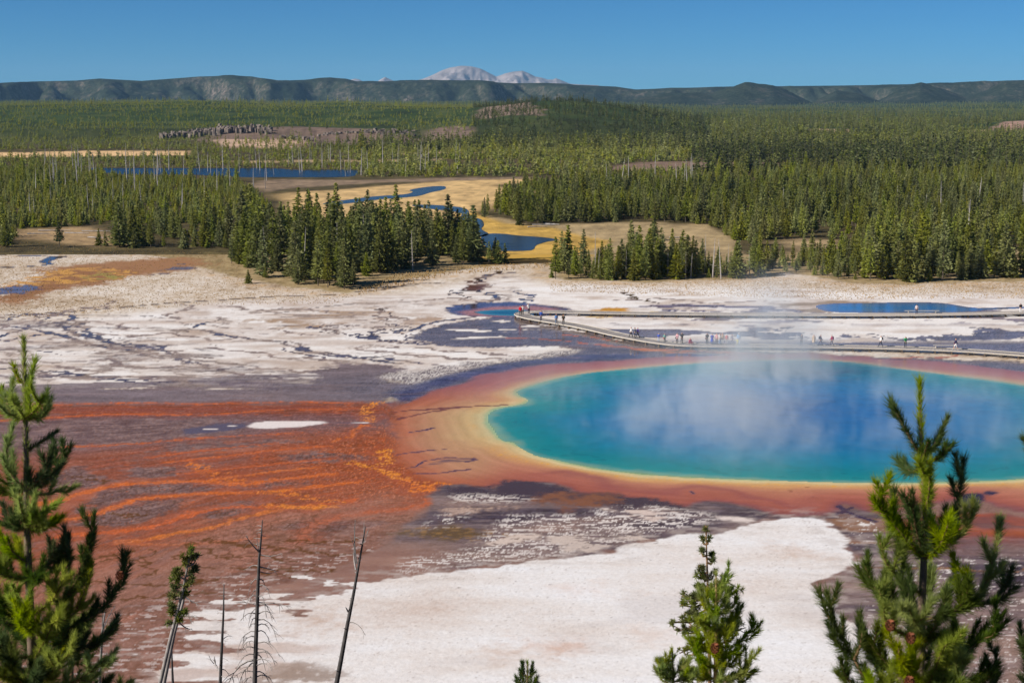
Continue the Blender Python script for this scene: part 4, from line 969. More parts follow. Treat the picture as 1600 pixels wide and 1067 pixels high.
def crown_mesh(name, H, Rr, levels, nb, per, size, seed, low=0.1, shape=0.85, ragged=0.35):
    r = np.random.RandomState(seed); V = []
    for i in range(levels):
        t = low + (1 - low) * (i + r.rand() * 0.8) / levels
        prof = Rr * max(0.03, (1 - t) / (1 - low)) ** shape * (0.75 + 0.5 * r.rand()) * min(1, (t - low) * 9 + 0.45)
        n = max(3, int(nb * (0.5 + 0.7 * (1 - t))))
        a0 = r.rand() * 6.3
        for j in range(n):
            if r.rand() < ragged * 0.3: continue
            a = a0 + 6.283 * j / n + r.normal(0, 0.25); L = prof * (1 + r.normal(0, ragged * 0.5)); L = max(L, 0.12 * Rr)
            for k in range(per):
                q = 0.15 + 0.85 * (k + r.rand()) / per
                s = size * (1.15 - 0.5 * q) * (0.6 + 0.8 * r.rand()) * (0.55 + 0.6 * (1 - t))
                c = np.array([math.cos(a) * L * q, math.sin(a) * L * q, t * H - 0.22 * L * q + 0.10 * L * q * q + r.normal(0, 0.03 * H / levels * 3)])
                c += r.normal(0, 0.12 * size, 3)
                # a drooping spray: triangle pointing outward, tilted
                out = np.array([math.cos(a), math.sin(a), -0.25 + 0.5 * r.rand()]); out /= np.linalg.norm(out)
                side = np.cross(out, r.normal(0, 1, 3)); side /= np.linalg.norm(side) + 1e-9
                V += [c + out * s, c - out * s * 0.5 + side * s * 0.62, c - out * s * 0.5 - side * s * 0.62]
    for k in range(3):   # leader
        a = k * 2.1; s = size * 0.25
        V += [np.array([0, 0, H * 1.0]), np.array([math.cos(a) * s, math.sin(a) * s, H * 0.93]), np.array([math.cos(a + 2) * s, math.sin(a + 2) * s, H * 0.93])]
    V = np.array(V); F = np.arange(len(V)).reshape(-1, 3)
    me = np_mesh(name, V, F); me.materials.append(CROWN)
    return me

def trunk_mesh(name, H, r0, mat=BARK, k=5):
    mb = MB(); mb.tube([(0, 0, -0.4), (0, 0, H * 0.5), (0, 0, H * 0.97)], [r0, r0 * 0.6, 0.02], k, False)
    me = bpy.data.meshes.new(name); me.from_pydata(mb.v, [], mb.f); me.materials.append(mat); return me

def joined(name, a, b):
    """one mesh out of a crown and a trunk, two materials"""
    bm = bmesh.new(); bm.from_mesh(a); n = len(bm.faces); bm.from_mesh(b); bm.faces.ensure_lookup_table()
    for f in bm.faces[n:]: f.material_index = 1
    me = bpy.data.meshes.new(name); bm.to_mesh(me); bm.free(); me.materials.append(CROWN); me.materials.append(BARK); return me

# kinds: tall mature (0-3), young bushy (4-6)
SPEC = [(14, 3.0, 30, 9, 4, 0.70, 0.05, 0.8), (14, 2.6, 30, 8, 4, 0.68, 0.12, 0.7), (14, 3.5, 28, 9, 5, 0.80, 0.03, 0.85), (14, 2.2, 28, 8, 4, 0.62, 0.2, 0.6),
        (6, 1.75, 20, 9, 3, 0.52, 0.03, 0.9), (6, 1.5, 20, 8, 3, 0.48, 0.05, 0.85), (6, 2.0, 18, 9, 3, 0.54, 0.02, 1.0)]
crowns = [crown_mesh('crown', s[0], s[1], s[2], s[3], s[4], s[5], 40 + i, s[6], s[7]) for i, s in enumerate(SPEC)]
trunks = [trunk_mesh('trunk', s[0], s[0] * 0.0125) for s in SPEC]
protos = bpy.data.collections.new('tree_kinds')         # mid-distance kinds, used by the forests
LOWSPEC = [(14, 3.0, 12, 5, 2, 1.3, 0.05, 0.85), (14, 2.6, 12, 5, 2, 1.25, 0.1, 0.75), (14, 3.4, 11, 5, 2, 1.5, 0.03, 0.95), (14, 1.8, 12, 4, 2, 1.1, 0.16, 0.65),
           (6, 1.8, 8, 6, 2, 0.95, 0.03, 0.9), (6, 1.6, 8, 6, 2, 0.9, 0.04, 0.85), (6, 2.0, 8, 6, 2, 1.0, 0.02, 1.0)]
for i in range(7):
    protos.objects.link(bpy.data.objects.new('tree_kind_%02d' % i, joined('tree', crowns[i], trunks[i])))
for i, s in enumerate(LOWSPEC):
    protos.objects.link(bpy.data.objects.new('tree_kind_%02d' % (7 + i), joined('tree', crown_mesh('crown', s[0], s[1], s[2], s[3], s[4], s[5], 70 + i, s[6], s[7]), trunks[i])))

def in_poly(u, v, poly):
    x = np.array([p[0] for p in poly], float); y = np.array([p[1] for p in poly], float)
    ins = np.zeros(np.shape(u), bool); j = len(x) - 1
    for i in range(len(x)):
        c = ((y[i] > v) != (y[j] > v)) & (u < (x[j] - x[i]) * (v - y[i]) / (y[j] - y[i] + 1e-12) + x[i])
        ins ^= c; j = i
    return ins

STAND_RIVER = [(372,424),(395,432),(440,441),(520,452),(562,450),(612,426),(640,420),(700,416),(765,411),(790,409),(775,394),(735,380),(690,373),(600,370),(500,364),(420,352),(378,346),(300,350),(182,352),(178,384),(230,388),(300,386),(370,392)]
STAND_MID = [(868,424),(880,436),(940,438),(1000,439),(1060,436),(1120,437),(1190,432),(1205,424),(1260,428),(1300,436),(1340,438),(1400,441),(1450,440),(1500,438),(1580,434),(1700,434),(1900,440),(1900,412),(1520,414),(1480,395),(1350,393),(1290,404),(1200,408),(1100,412),(960,415),(880,415)]
LEFT_WOOD = [(-300,368),(0,384),(20,384),(30,358),(100,354),(182,352),(300,350),(380,346),(430,348),(415,318),(400,304),(372,284),(350,278),(140,270),(-300,262)]
RIGHT_WOOD = [(748,336),(790,341),(830,352),(870,348),(930,350),(1000,347),(1060,349),(1108,352),(1130,364),(1158,384),(1190,404),(1200,378),(1240,371),(1330,374),(1350,394),(1480,396),(1500,396),(1700,386),(1900,386),(1900,262),(1320,266),(1180,265),(1000,270),(930,272),(860,280),(800,291),(826,300),(786,318)]

def jit_grid(y0, y1, c, seed, half=0.385):
    r = np.random.RandomState(seed)
    xm = y1 * half + c
    gx, gy = np.meshgrid(np.arange(-xm, xm, c), np.arange(y0, y1, c))
    x = gx.ravel() + r.uniform(-.48, .48, gx.size) * c; y = gy.ravel() + r.uniform(-.48, .48, gx.size) * c
    k = np.abs(x) < y * half
    x, y = x[k], y[k]
    v = 150 + 87020.0 / y
    # exact row of the flat plain
    t = CAM_H / y; v = 533.5 + FPX * (CP * t - SP) / (CP + SP * t)
    u = 800 + FPX * x / (y * CP + CAM_H * SP)
    return x, y, u, v, r

TREES = []     # x, y, z, kind, scale, tint, stand
def add_trees(x, y, kind, sc, tint, stand):
    TREES.append(np.stack([x, y, land_h(x, y), kind, sc, tint, np.full(len(x), stand)], -1))

def scatter(polys, c, y0, y1, seed, density, hmul, young, tint, stand, low=0, holes=(), edge=None):
    x, y, u, v, r = jit_grid(y0, y1, c, seed)
    ok = np.zeros(len(x), bool)
    for p in polys: ok |= in_poly(u, v, p)
    for h in holes: ok &= ~in_poly(u, v, h)
    cl = fbm(x / 22, y / 22, 3, seed % 50)
    ok &= r.rand(len(x)) < density * (0.8 + 0.9 * cl)
    if y0 > 600: ok &= (fbm(x / 90, y / 150, 4, 87) > -0.42) & (fbm(x / 260, y / 70, 4, 89) > -0.40)
    x, y, u, v, cl = x[ok], y[ok], u[ok], v[ok], cl[ok]
    n = len(x)
    yg = r.rand(n) < (young(u, v) if callable(young) else young)
    kind = np.where(yg, r.randint(4, 7, n), r.randint(0, 4, n)) + 7 * low
    hm = hmul(u, v) if callable(hmul) else hmul
    big = 0.08 + 0.6 * fbm(x / 130, y / 190, 3, 77) + 0.9 * fbm(x / 420, y / 85, 3, 79)
    sc = hm * np.clip(r.normal(0.86, 0.24, n) + 0.15 * cl, 0.35, 1.5)
    tn = (tint(u, v) if callable(tint) else tint) + r.normal(0, 0.11, n) + 0.2 * yg + 0.30 * big
    add_trees(x, y, kind, sc, tn, stand)

BANK = MEADOWS['bank'][0]
HOLES = [MEADOWS[k][0] for k in ('river_meadow', 'bank', 'hay', 'brown', 'tan1', 'tan2', 'brow', 'far1')] + [POND, [(p[0], p[1] + 6) for p in POND]]
scatter([STAND_RIVER], 2.7, 285, 420, 1, 0.62, lambda u, v: np.where(u > 380, 0.74 - 0.22 * sstep(640, 770, u), 0.55), lambda u, v: np.where(u > 380, 0.14, 0.4), 0.16, 1, holes=[[(375,330),(375,366),(800,376),(800,330)]])
scatter([STAND_MID], 2.4, 290, 360, 2, 0.95, lambda u, v: np.where(u > 1350, 0.62, np.where(u > 1195, 0.40, 0.50 + 0.08 * np.sin(u / 31.0))), lambda u, v: np.where(u > 1200, 0.15, 0.2), 0.3, 2)
scatter([LEFT_WOOD], 2.6, 360, 820, 3, 0.75, lambda u, v: np.where(u > 180, 0.56, 0.62), 0.975, 0.6, 3, holes=HOLES)
scatter([RIGHT_WOOD], 3.4, 350, 830, 4, 0.72, lambda u, v: np.where(v < 300, 0.5, 0.57), lambda u, v: np.where(v < 296, np.where(u < 1150, 0.97, 0.6), 0.15), lambda u, v: np.where((u < 1150) & (v < 300), 0.5, 0.3), 4, holes=HOLES)
FAR = [(-400,276),(140,272),(360,280),(420,279),(700,277),(860,275),(940,272),(2000,272),(2000,160),(-400,160)]
fy = lambda u, v: np.where(u < 560, np.where(v > 258, 0.985, 0.8), np.where((u < 1080) & (v > 236), 0.93, 0.04))
scatter([FAR], 4.6, 700, 1120, 5, 0.85, lambda u, v: np.where(u < 560, 0.52, 0.76), fy, lambda u, v: np.where(u < 500, 0.45, np.where((u < 1080) & (v > 236), 0.5, np.where((u > 1080) & (v > 240), -0.1, 0.15))), 5, low=1, holes=HOLES + [[(-400,236),(300,234),(300,241),(-400,249)]])
hillrock = [(225,236),(330,216),(450,211.5),(560,213),(700,217),(720,221),(620,230),(480,236)]
HG = lambda u, v: np.where(u < 1000, 0.5, 0.7)
scatter([FAR], 6.5, 1120, 1500, 6, 0.85, HG, lambda u, v: np.where(u < 740, 0.9, 0.05), lambda u, v: np.where(u < 740, 0.6, np.where(u < 1110, -0.25, 0.15)), 6, low=1, holes=HOLES + [hillrock])
scatter([hillrock], 9, 1100, 1500, 7, 0.28, 0.5, 0.5, 0.1, 6, low=1, holes=[MEADOWS['knoll'][0]])
scatter([FAR], 9, 1500, 2300, 8, 0.85, HG, lambda u, v: np.where(u < 740, 0.9, 0.05), lambda u, v: np.where(u < 740, 0.65, np.where(u < 1110, -0.25, 0.12)), 6, low=1, holes=HOLES)
scatter([FAR], 16, 2300, 4200, 9, 0.95, 0.6, 0.0, lambda u, v: np.where(u < 780, 0.5, 0.15), 6, low=1)
scatter([FAR], 26, 4200, 6400, 10, 0.95, 0.6, 0.0, 0.12, 6, low=1)
T = np.concatenate(TREES)

# single small trees standing about on the flats: (u, v of the foot, height, kind, tint)
LONE = [(187,386,13,0,.1,'tall dark pine at the left end of the front stand'),(155,384,4.5,4,.2,'small pine left of the tall dark pine on the pale flat'),(165,385,4,5,.1,'stubby little pine close to the tall dark pine'),
        (210,388,5,6,.2,'short round pine at the foot of the left stand'),(288,389,5.2,4,.35,'bright young pine in front of the left stand'),(388,443,3.0,6,.3,'tiny shrub sized pine alone on the sinter below the stand'),
        (362,412,6.5,3,.0,'thin greyish pine just left of the big river stand'),(93,386,8,3,-.3,'thin bare looking grey pine alone on the left flat'),(11,386,8.5,0,.1,'pine by the orange marsh, farthest left on the flats'),
        (1022,376,7.5,2,.15,'lone bushy pine in the tan meadow right of the river'),(812,352,6,2,-.05,'lone dark pine at the corner of the right wood by the river meadow'),(757,340,6.5,0,.0,'pine at the river tip of the right wood'),
        (778,412,5.5,4,.0,'small dark pine at the right end of the river stand'),(789,411,4.5,5,.0,'last little pine of the river stand next to the gold grass'),(538,452,9.5,1,.1,'foremost tall pine of the river stand'),
        (862,434,2.2,6,.2,'low green bush at the left end of the middle stand'),(1503,437,5.2,6,.35,'bright bushy pine in front of the right stand'),(1532,435,7,4,.2,'pine between the bright bushy pine and the right edge'),
        (1585,434,4.5,6,.3,'low bright pine at the right edge of the flat'),(1297,399,4.0,5,.1,'small pine in the tan clearing of the right wood'),(1255,398,4.5,4,.1,'second small pine in the tan clearing'),
        (868,436,9,3,.0,'slim pine starting the middle stand'),(980,396,2.6,4,.2,'small green sapling in the meadow behind the middle stand'),(975,394,2.2,5,.2,'sapling left of another in the meadow behind the middle stand'),
        (1413,440,11,0,.1,'tall pine at the front of the right stand'),(700,390,14,0,-.1,'tall dark pine in the middle of the river stand'),(740,408,13,2,-.1,'broad dark pine near the right end of the river stand')]

GROUPS = {1: ('dark conifer in the dense front stand between the sinter flats and the river', 'pines of the river stand'),
          2: ('green conifer in the low stand behind the boardwalk and the blue pool', 'pines of the stand behind the boardwalk'),
          3: ('young bright conifer of the left wood behind the orange marsh', 'pines of the left wood'),
          4: ('conifer along the front of the big right wood behind the tan meadow', 'pines of the right wood')}
def place_tree(x, y, kind, sc, tint, label, group, cat='tree', z=None):
    z = float(land_h(x, y)) if z is None else z
    e = empty('pine_tree', (x, y, z), rnd.uniform(0, 6.28)); e.scale = (sc * rnd.uniform(0.85, 1.15),) * 2 + (sc,)
    tag(e, label, cat, group)
    for nm, me in (('trunk', trunks[kind]), ('crown', crowns[kind])):
        o = bpy.data.objects.new(nm, me); C.objects.link(o); o.parent = e; o['tint'] = float(tint)
    return e
for u, v, h, kind, tint_, lab in LONE:
    x, y = ground_xy(u, v)
    place_tree(float(x), float(y), kind, h / SPEC[kind][0], tint_, lab, None)

# the 270 that show largest stand by themselves, the others are the forests
hh = np.where((T[:, 3] % 7) < 4, 14, 6) * T[:, 4]
uu_, vv_ = project(T[:, 0], T[:, 1], T[:, 2] + hh * 0.5)
size = hh / T[:, 1] * (np.abs(uu_ - 800) < 815) * (T[:, 3] < 7)
# favour the trees nothing stands in front of
fr = np.zeros(len(T))
order = np.argsort(T[:, 1])
colmax = np.full(2400, 2000.0)
for i in order[:9000]:
    if not (-5 < uu_[i] < 1605): continue
    vt = project(T[i, 0], T[i, 1], T[i, 2] + hh[i])[1]
    k0 = int(uu_[i]) + 100; w = max(1, int(1.1 / T[i, 1] * FPX))
    seg = colmax[max(0, k0 - w):k0 + w]
    vis = np.mean(np.clip(seg - vt, 0, None))
    fr[i] = vis * w
    seg[:] = np.minimum(seg, vt + 2)
sel = np.argsort(-(fr * (size > 0)))[:265]
single = np.zeros(len(T), bool); single[sel] = True
WHERE = {1: ('the river stand', (180, 790)), 2: ('the stand behind the boardwalk', (868, 1600)), 3: ('the left wood', (0, 430)), 4: ('the right wood', (750, 1600))}
def stand_label(st, u, t, h):
    nm, (u0, u1) = WHERE[st]
    f = (u - u0) / (u1 - u0)
    part = ['left end of', 'left part of', 'middle of', 'right part of', 'right end of'][int(np.clip(f * 5, 0, 4))]
    v0 = project(t[0], t[1], 0)[1]
    row = ('in front' if t[1] < {1: 325, 2: 306, 3: 430, 4: 420}[st] else 'farther in')
    big = 'tall' if h > 12 else 'low' if h < 7 else 'middling'
    tone = 'bright' if t[5] > 0.38 else 'dark' if t[5] < 0.12 else 'green'
    shape = 'bushy pine' if t[3] % 7 >= 4 else ['full pine', 'slim pine', 'broad pine', 'narrow pine'][int(t[3] % 7)]
    return f'{big} {tone} {shape} {row}, {part} {nm}'
for i in sel:
    t = T[i]; st = int(t[6]) if int(t[6]) in GROUPS else 4
    place_tree(t[0], t[1], int(t[3]), t[4], t[5], stand_label(st, uu_[i], t, hh[i]), GROUPS[st][1], z=t[2])

def forest(name, label, mask):
    D = T[mask]
    me = bpy.data.meshes.new(name); me.vertices.add(len(D)); me.vertices.foreach_set('co', D[:, :3].astype(np.float32).ravel())
    r = np.random.RandomState(len(D))
    for nm, dat in (('size', D[:, 4]), ('tint', D[:, 5]), ('turn', r.rand(len(D)) * 6.28)): add_attr(me, nm, dat)
    a = me.attributes.new('which', 'INT', 'POINT'); a.data.foreach_set('value', D[:, 3].astype(np.int32))
    o = bpy.data.objects.new(name, me); C.objects.link(o); tag(o, label, kind='stuff')
    ng = bpy.data.node_groups.new(name + '_scatter', 'GeometryNodeTree')
    ng.interface.new_socket('Geometry', in_out='INPUT', socket_type='NodeSocketGeometry'); ng.interface.new_socket('Geometry', in_out='OUTPUT', socket_type='NodeSocketGeometry')
    gi = ng.nodes.new('NodeGroupInput'); go = ng.nodes.new('NodeGroupOutput')
    ci = ng.nodes.new('GeometryNodeCollectionInfo'); ci.inputs['Collection'].default_value = protos; ci.inputs['Separate Children'].default_value = True; ci.inputs['Reset Children'].default_value = True
    ip = ng.nodes.new('GeometryNodeInstanceOnPoints'); ip.inputs['Pick Instance'].default_value = True
    def na(nm, ty='FLOAT'):
        q = ng.nodes.new('GeometryNodeInputNamedAttribute'); q.data_type = ty; q.inputs[0].default_value = nm; return q.outputs[0]
    m2p = ng.nodes.new('GeometryNodeMeshToPoints'); ng.links.new(gi.outputs[0], m2p.inputs['Mesh'])
    ng.links.new(m2p.outputs[0], ip.inputs['Points']); ng.links.new(ci.outputs[0], ip.inputs['Instance']); ng.links.new(na('which', 'INT'), ip.inputs['Instance Index'])
    cx = ng.nodes.new('ShaderNodeCombineXYZ'); ng.links.new(na('turn'), cx.inputs[2]); ng.links.new(cx.outputs[0], ip.inputs['Rotation'])
    sx = ng.nodes.new('ShaderNodeCombineXYZ')
    for k in range(3): ng.links.new(na('size'), sx.inputs[k])
    ng.links.new(sx.outputs[0], ip.inputs['Scale']); ng.links.new(ip.outputs[0], go.inputs[0])
    md = o.modifiers.new('scatter', 'NODES'); md.node_group = ng
    return o
st_ = T[:, 6]
for k, nm, lab in ((1, 'river_stand_forest', 'dense conifers filling the stand in front of the river'), (2, 'middle_stand_forest', 'conifers filling the stand behind the boardwalk'), (3, 'left_forest', 'bright young conifer wood left of the river'), (4, 'right_forest', 'big conifer wood right of the river')):
    forest(nm, lab, (st_ == k) & ~single)
forest('valley_forest', 'far conifer woods around the pond and along the valley', (st_ == 5) & ~single)
forest('hill_forest', 'distant conifer forest on the low hills', (st_ == 6) & ~single)

# bleached dead trees
rd = random.Random(21)
def dead_mesh(seed, H=10):
    r = random.Random(seed); mb = MB(); ph = r.uniform(-.25, .25)
    mb.tube([(0, 0, -0.3), (ph * 0.5, 0, H * 0.5), (ph, ph * 0.4, H)], [0.17, 0.11, 0.03], 5, False)
    for i in range(14):
        z = r.uniform(0.25, 0.95) * H; a = r.uniform(0, 6.28); L = r.uniform(0.3, 1.3) * (1.15 - z / H)
        mb.tube([(ph * z / H, 0, z), (ph * z / H + math.cos(a) * L, math.sin(a) * L, z + r.uniform(-.3, .25))], [0.035, 0.015], 3, False)
    me = bpy.data.meshes.new('dead_tree'); me.from_pydata(mb.v, [], mb.f); me.materials.append(GREYWOOD); return me
deads = [dead_mesh(s) for s in range(5)]
def dead(u, v, h, label, group):
    x, y = ground_xy(u, v); x = float(x); y = float(y)
    o = bpy.data.objects.new('dead_tree', rd.choice(deads)); C.objects.link(o); o.location = (x, y, float(land_h(x, y)))
    o.scale = (h / 10 * rd.uniform(.8, 1.4),) * 2 + (h / 10,); o.rotation_euler = (rd.gauss(0, .03), rd.gauss(0, .04), rd.uniform(0, 6.28)); tag(o, label, 'dead tree', group)
for (u0, u1, v0, v1, n, h, lab, grp) in ((60, 430, 256, 300, 52, 13, 'bleached dead tree among the young pines around the long pond', 'bleached dead trees by the pond'), (430, 720, 252, 276, 34, 13, 'bleached dead tree standing right of the long pond', 'bleached dead trees right of the pond'),
                                          (900, 1100, 276, 300, 9, 12, 'bleached dead tree over the bright green young wood', 'bleached dead trees over the young wood'), (0, 330, 300, 345, 16, 10, 'grey dead tree in the left wood', 'dead trees in the left wood'),
                                          (400, 720, 400, 425, 10, 10, 'grey dead trunk at the edge of the river stand', 'dead trunks of the river stand'), (930, 1190, 424, 438, 16, 8, 'grey bare trunk in the stand behind the boardwalk', 'bare trunks behind the boardwalk'),
                                          (1200, 1600, 300, 400, 10, 11, 'grey dead tree in the big right wood', 'dead trees in the right wood')):
    for i in range(n): dead(rd.uniform(u0, u1), rd.uniform(v0, v1), h * rd.uniform(0.6, 1.1), lab, grp)
# dry fallen logs on the near edge of the left wood and in the meadow
lg = 0
for (u, v, L, a) in ((85,361,9,.1),(120,365,7,-.1),(60,366,6,.2),(150,362,8,.05),(150,372,5,-.3),(850,352,7,.1),(862,351,5,-.4),(840,355,6,.3),(1060,372,5,.1)):
    x, y = ground_xy(u, v); mb = MB(); mb.tube([(-L / 2, 0, .18), (L / 2, 0, .15)], [0.2, 0.11], 6)
    for k in range(4): mb.tube([(-L / 4 + k * L / 6, 0, .15), (-L / 4 + k * L / 6 + .3, .5 * (-1) ** k, .5)], [.04, .02], 3, False)
    o = mb.build('fallen_log', GREYWOOD); o.location = (float(x), float(y), 0); o.rotation_euler = (0, 0, a)
    tag(o, 'grey fallen log lying in the dry grass at the left wood' if u < 400 else 'grey fallen log in the tan meadow right of the river', 'log', 'fallen logs by the left wood' if u < 400 else 'fallen logs in the meadow')
# tufts of dry grass on the flats near the stands
def tufts(name, label, poly, n, seed, mat, h=0.35):
    r = np.random.RandomState(seed); px = [p[0] for p in poly]; py = [p[1] for p in poly]
    x, y = ground_xy(r.uniform(min(px), max(px), n * 2), r.uniform(min(py), max(py), n * 2))
    v = 533.5 + FPX * (CP * CAM_H / y - SP) / (CP + SP * CAM_H / y); u = 800 + FPX * x / (y * CP + CAM_H * SP)
    k = in_poly(u, v, poly); x, y = x[k], y[k]; V = []
    a = r.rand(len(x)) * 6.28
    for q in range(3):
        w = r.uniform(.04, .12, len(x)); hh = h * r.uniform(.4, 1.2, len(x)); aa = a + q * 2.1
        ox = np.cos(aa) * w; oy = np.sin(aa) * w
        V.append(np.stack([np.stack([x - oy, y + ox, 0 * x], -1), np.stack([x + oy, y - ox, 0 * x], -1), np.stack([x + ox * .8, y + oy * .8, hh], -1)], 1))
    V = np.concatenate(V).reshape(-1, 3)
    o = link(name, np_mesh(name, V, np.arange(len(V)).reshape(-1, 3)), mat); tag(o, label, kind='stuff')
drym = simple_mat('dry_grass', tuple(lin((178, 146, 92))), var=0.4, scale=0.5)
tufts('dry_grass', 'dry tufts of grass scattered on the left flat', [(-60,372),(120,384),(370,398),(380,440),(560,462),(520,475),(300,478),(0,500),(-60,500)], 4200, 3, drym, 0.16)
tufts('dry_grass', 'dry tufts of grass along the middle stand', [(860,440),(1000,443),(1200,432),(1330,443),(1640,440),(1640,466),(1300,468),(860,456)], 3200, 4, drym, 0.16)
tufts('dry_grass', 'dry grass fringe below the river stand', [(560,452),(620,428),(760,414),(860,412),(860,418),(700,430),(640,444),(560,462)], 1800, 5, drym, 0.4)
# ------------------------------------------------------------------ boardwalk
DECKZ = 0.55
def deck_pts(px):
    x, y = ground_xy([p[0] for p in px], [p[1] for p in px], DECKZ); return [Vector((a, b, 0)) for a, b in zip(x, y)]
def resample(pts, step):
    """even steps along a Catmull-Rom curve through the points"""
    fine = []
    for i in range(len(pts) - 1):
        p0 = pts[max(i - 1, 0)]; p1 = pts[i]; p2 = pts[i + 1]; p3 = pts[min(i + 2, len(pts) - 1)]
        m = max(2, int((p2 - p1).length / 0.1))
        for j in range(m):
            t = j / m
            fine.append(0.5 * ((2 * p1) + (-p0 + p2) * t + (2 * p0 - 5 * p1 + 4 * p2 - p3) * t * t + (-p0 + 3 * p1 - 3 * p2 + p3) * t ** 3))
    fine.append(pts[-1]); out = [fine[0]]; acc = 0
    for a, b in zip(fine[:-1], fine[1:]):
        acc += (b - a).length
        if acc >= step: out.append(b); acc = 0
    return out
WALK = [(1860,577),(1700,562),(1600,553.8),(1500,547),(1400,543.2),(1300,541.2),(1200,540.2),(1150,539.8),(1100,539.2),(1060,537.6),(1025,533.5),(990,527.5),(960,521.5),(930,514.5),(900,508.3),(870,503),(845,499),(827,495.5),(816,492),(817,489.3),(830,487.6),(850,487.0),(900,487.6),(1000,489.3),(1100,490.5),(1200,491),(1300,491.6),(1400,491.4),(1500,490.3),(1600,488),(1860,480)]
plank_m = simple_mat('weathered_planks', tuple(lin((176, 166, 156))), var=0.22, scale=3, rough=0.8)
beam_m = simple_mat('pale_beam', tuple(lin((200, 190, 174))), var=0.12, scale=2, rough=0.7)
post_m = simple_mat('support_timber', tuple(lin((92, 76, 60))), var=0.3, scale=3)
W = 1.25
walk = empty('boardwalk', (0, 0, 0)); tag(walk, 'long timber boardwalk on short posts looping behind the great hot spring', 'boardwalk')
line = resample(deck_pts(WALK), 0.15)
tang = [(line[min(i + 1, len(line) - 1)] - line[max(i - 1, 0)]).normalized() for i in range(len(line))]
mb = MB()
for p, t in zip(line, tang):
    mb.box((p.x, p.y, DECKZ - 0.02 + rnd.uniform(-.003, .003)), (0.135, 2 * W, 0.04), math.atan2(t.y, t.x))
o = mb.build('planks', plank_m, walk); o['kind'] = 'stuff'
def ribbon(off, z0, z1, th, name, mat):
    mb = MB(); sel = list(range(0, len(line), 6))
    if sel[-1] != len(line) - 1: sel.append(len(line) - 1)
    n = len(sel)
    for i in sel:
        nrm = Vector((-tang[i].y, tang[i].x, 0)); p = line[i] + nrm * off
        for a, b in ((-th / 2, z0), (th / 2, z0), (th / 2, z1), (-th / 2, z1)): mb.v.append((p.x + nrm.x * a, p.y + nrm.y * a, b))
    for k in range(n - 1):
        for j in range(4): mb.f.append((k * 4 + j, k * 4 + (j + 1) % 4, k * 4 + 4 + (j + 1) % 4, k * 4 + 4 + j))
    mb.f += [(3, 2, 1, 0), (n * 4 - 4, n * 4 - 3, n * 4 - 2, n * 4 - 1)]
    return mb.build(name, mat, walk)
ribbon(W + 0.045, DECKZ - 0.09, DECKZ + 0.06, 0.08, 'edge_beam', beam_m); ribbon(-W - 0.045, DECKZ - 0.09, DECKZ + 0.06, 0.08, 'edge_beam', beam_m)
ribbon(W - 0.30, DECKZ - 0.13, DECKZ - 0.045, 0.09, 'stringer', post_m); ribbon(-W + 0.30, DECKZ - 0.13, DECKZ - 0.045, 0.09, 'stringer', post_m)
pm = None
step = 12
for i in range(4, len(line), step):
    p, t = line[i], tang[i]
    if pm is None:
        mb = MB()
        mb.box((0, 0, -0.24), (0.16, 2 * W - 0.1, 0.14))
        for s in (-1, 1): mb.box((0, s * (W - 0.12), -0.44), (0.30, 0.24, 0.24)); mb.box((0, s * (W - 0.12), -0.555), (0.42, 0.40, 0.05))
        pm = bpy.data.meshes.new('support'); pm.from_pydata(mb.v, [], mb.f); pm.materials.append(post_m)
    o = bpy.data.objects.new('support', pm); C.objects.link(o); o.parent = walk; o.location = (p.x, p.y, DECKZ); o.rotation_euler = (0, 0, math.atan2(t.y, t.x))
# a low bench-like platform on the far walk
for u, v, L in ((1440, 489.0, 6.0), (1478, 545.0, 3.4)):
    x, y = ground_xy(u, v, DECKZ); mb = MB(); mb.box((0, 0, .42), (L, .38, .05)); mb.box((-L * .4, 0, .2), (.1, .3, .4)); mb.box((L * .4, 0, .2), (.1, .3, .4))
    o = mb.build('bench', beam_m); o.location = (float(x), float(y) + (0.6 if u > 1450 else -0.2), DECKZ); o.rotation_euler = (0, 0, -0.06 if u > 1450 else 0); tag(o, 'low pale bench on the near walk behind the person in shorts' if u > 1450 else 'low pale bench on the far walk by the blue pool', 'bench')

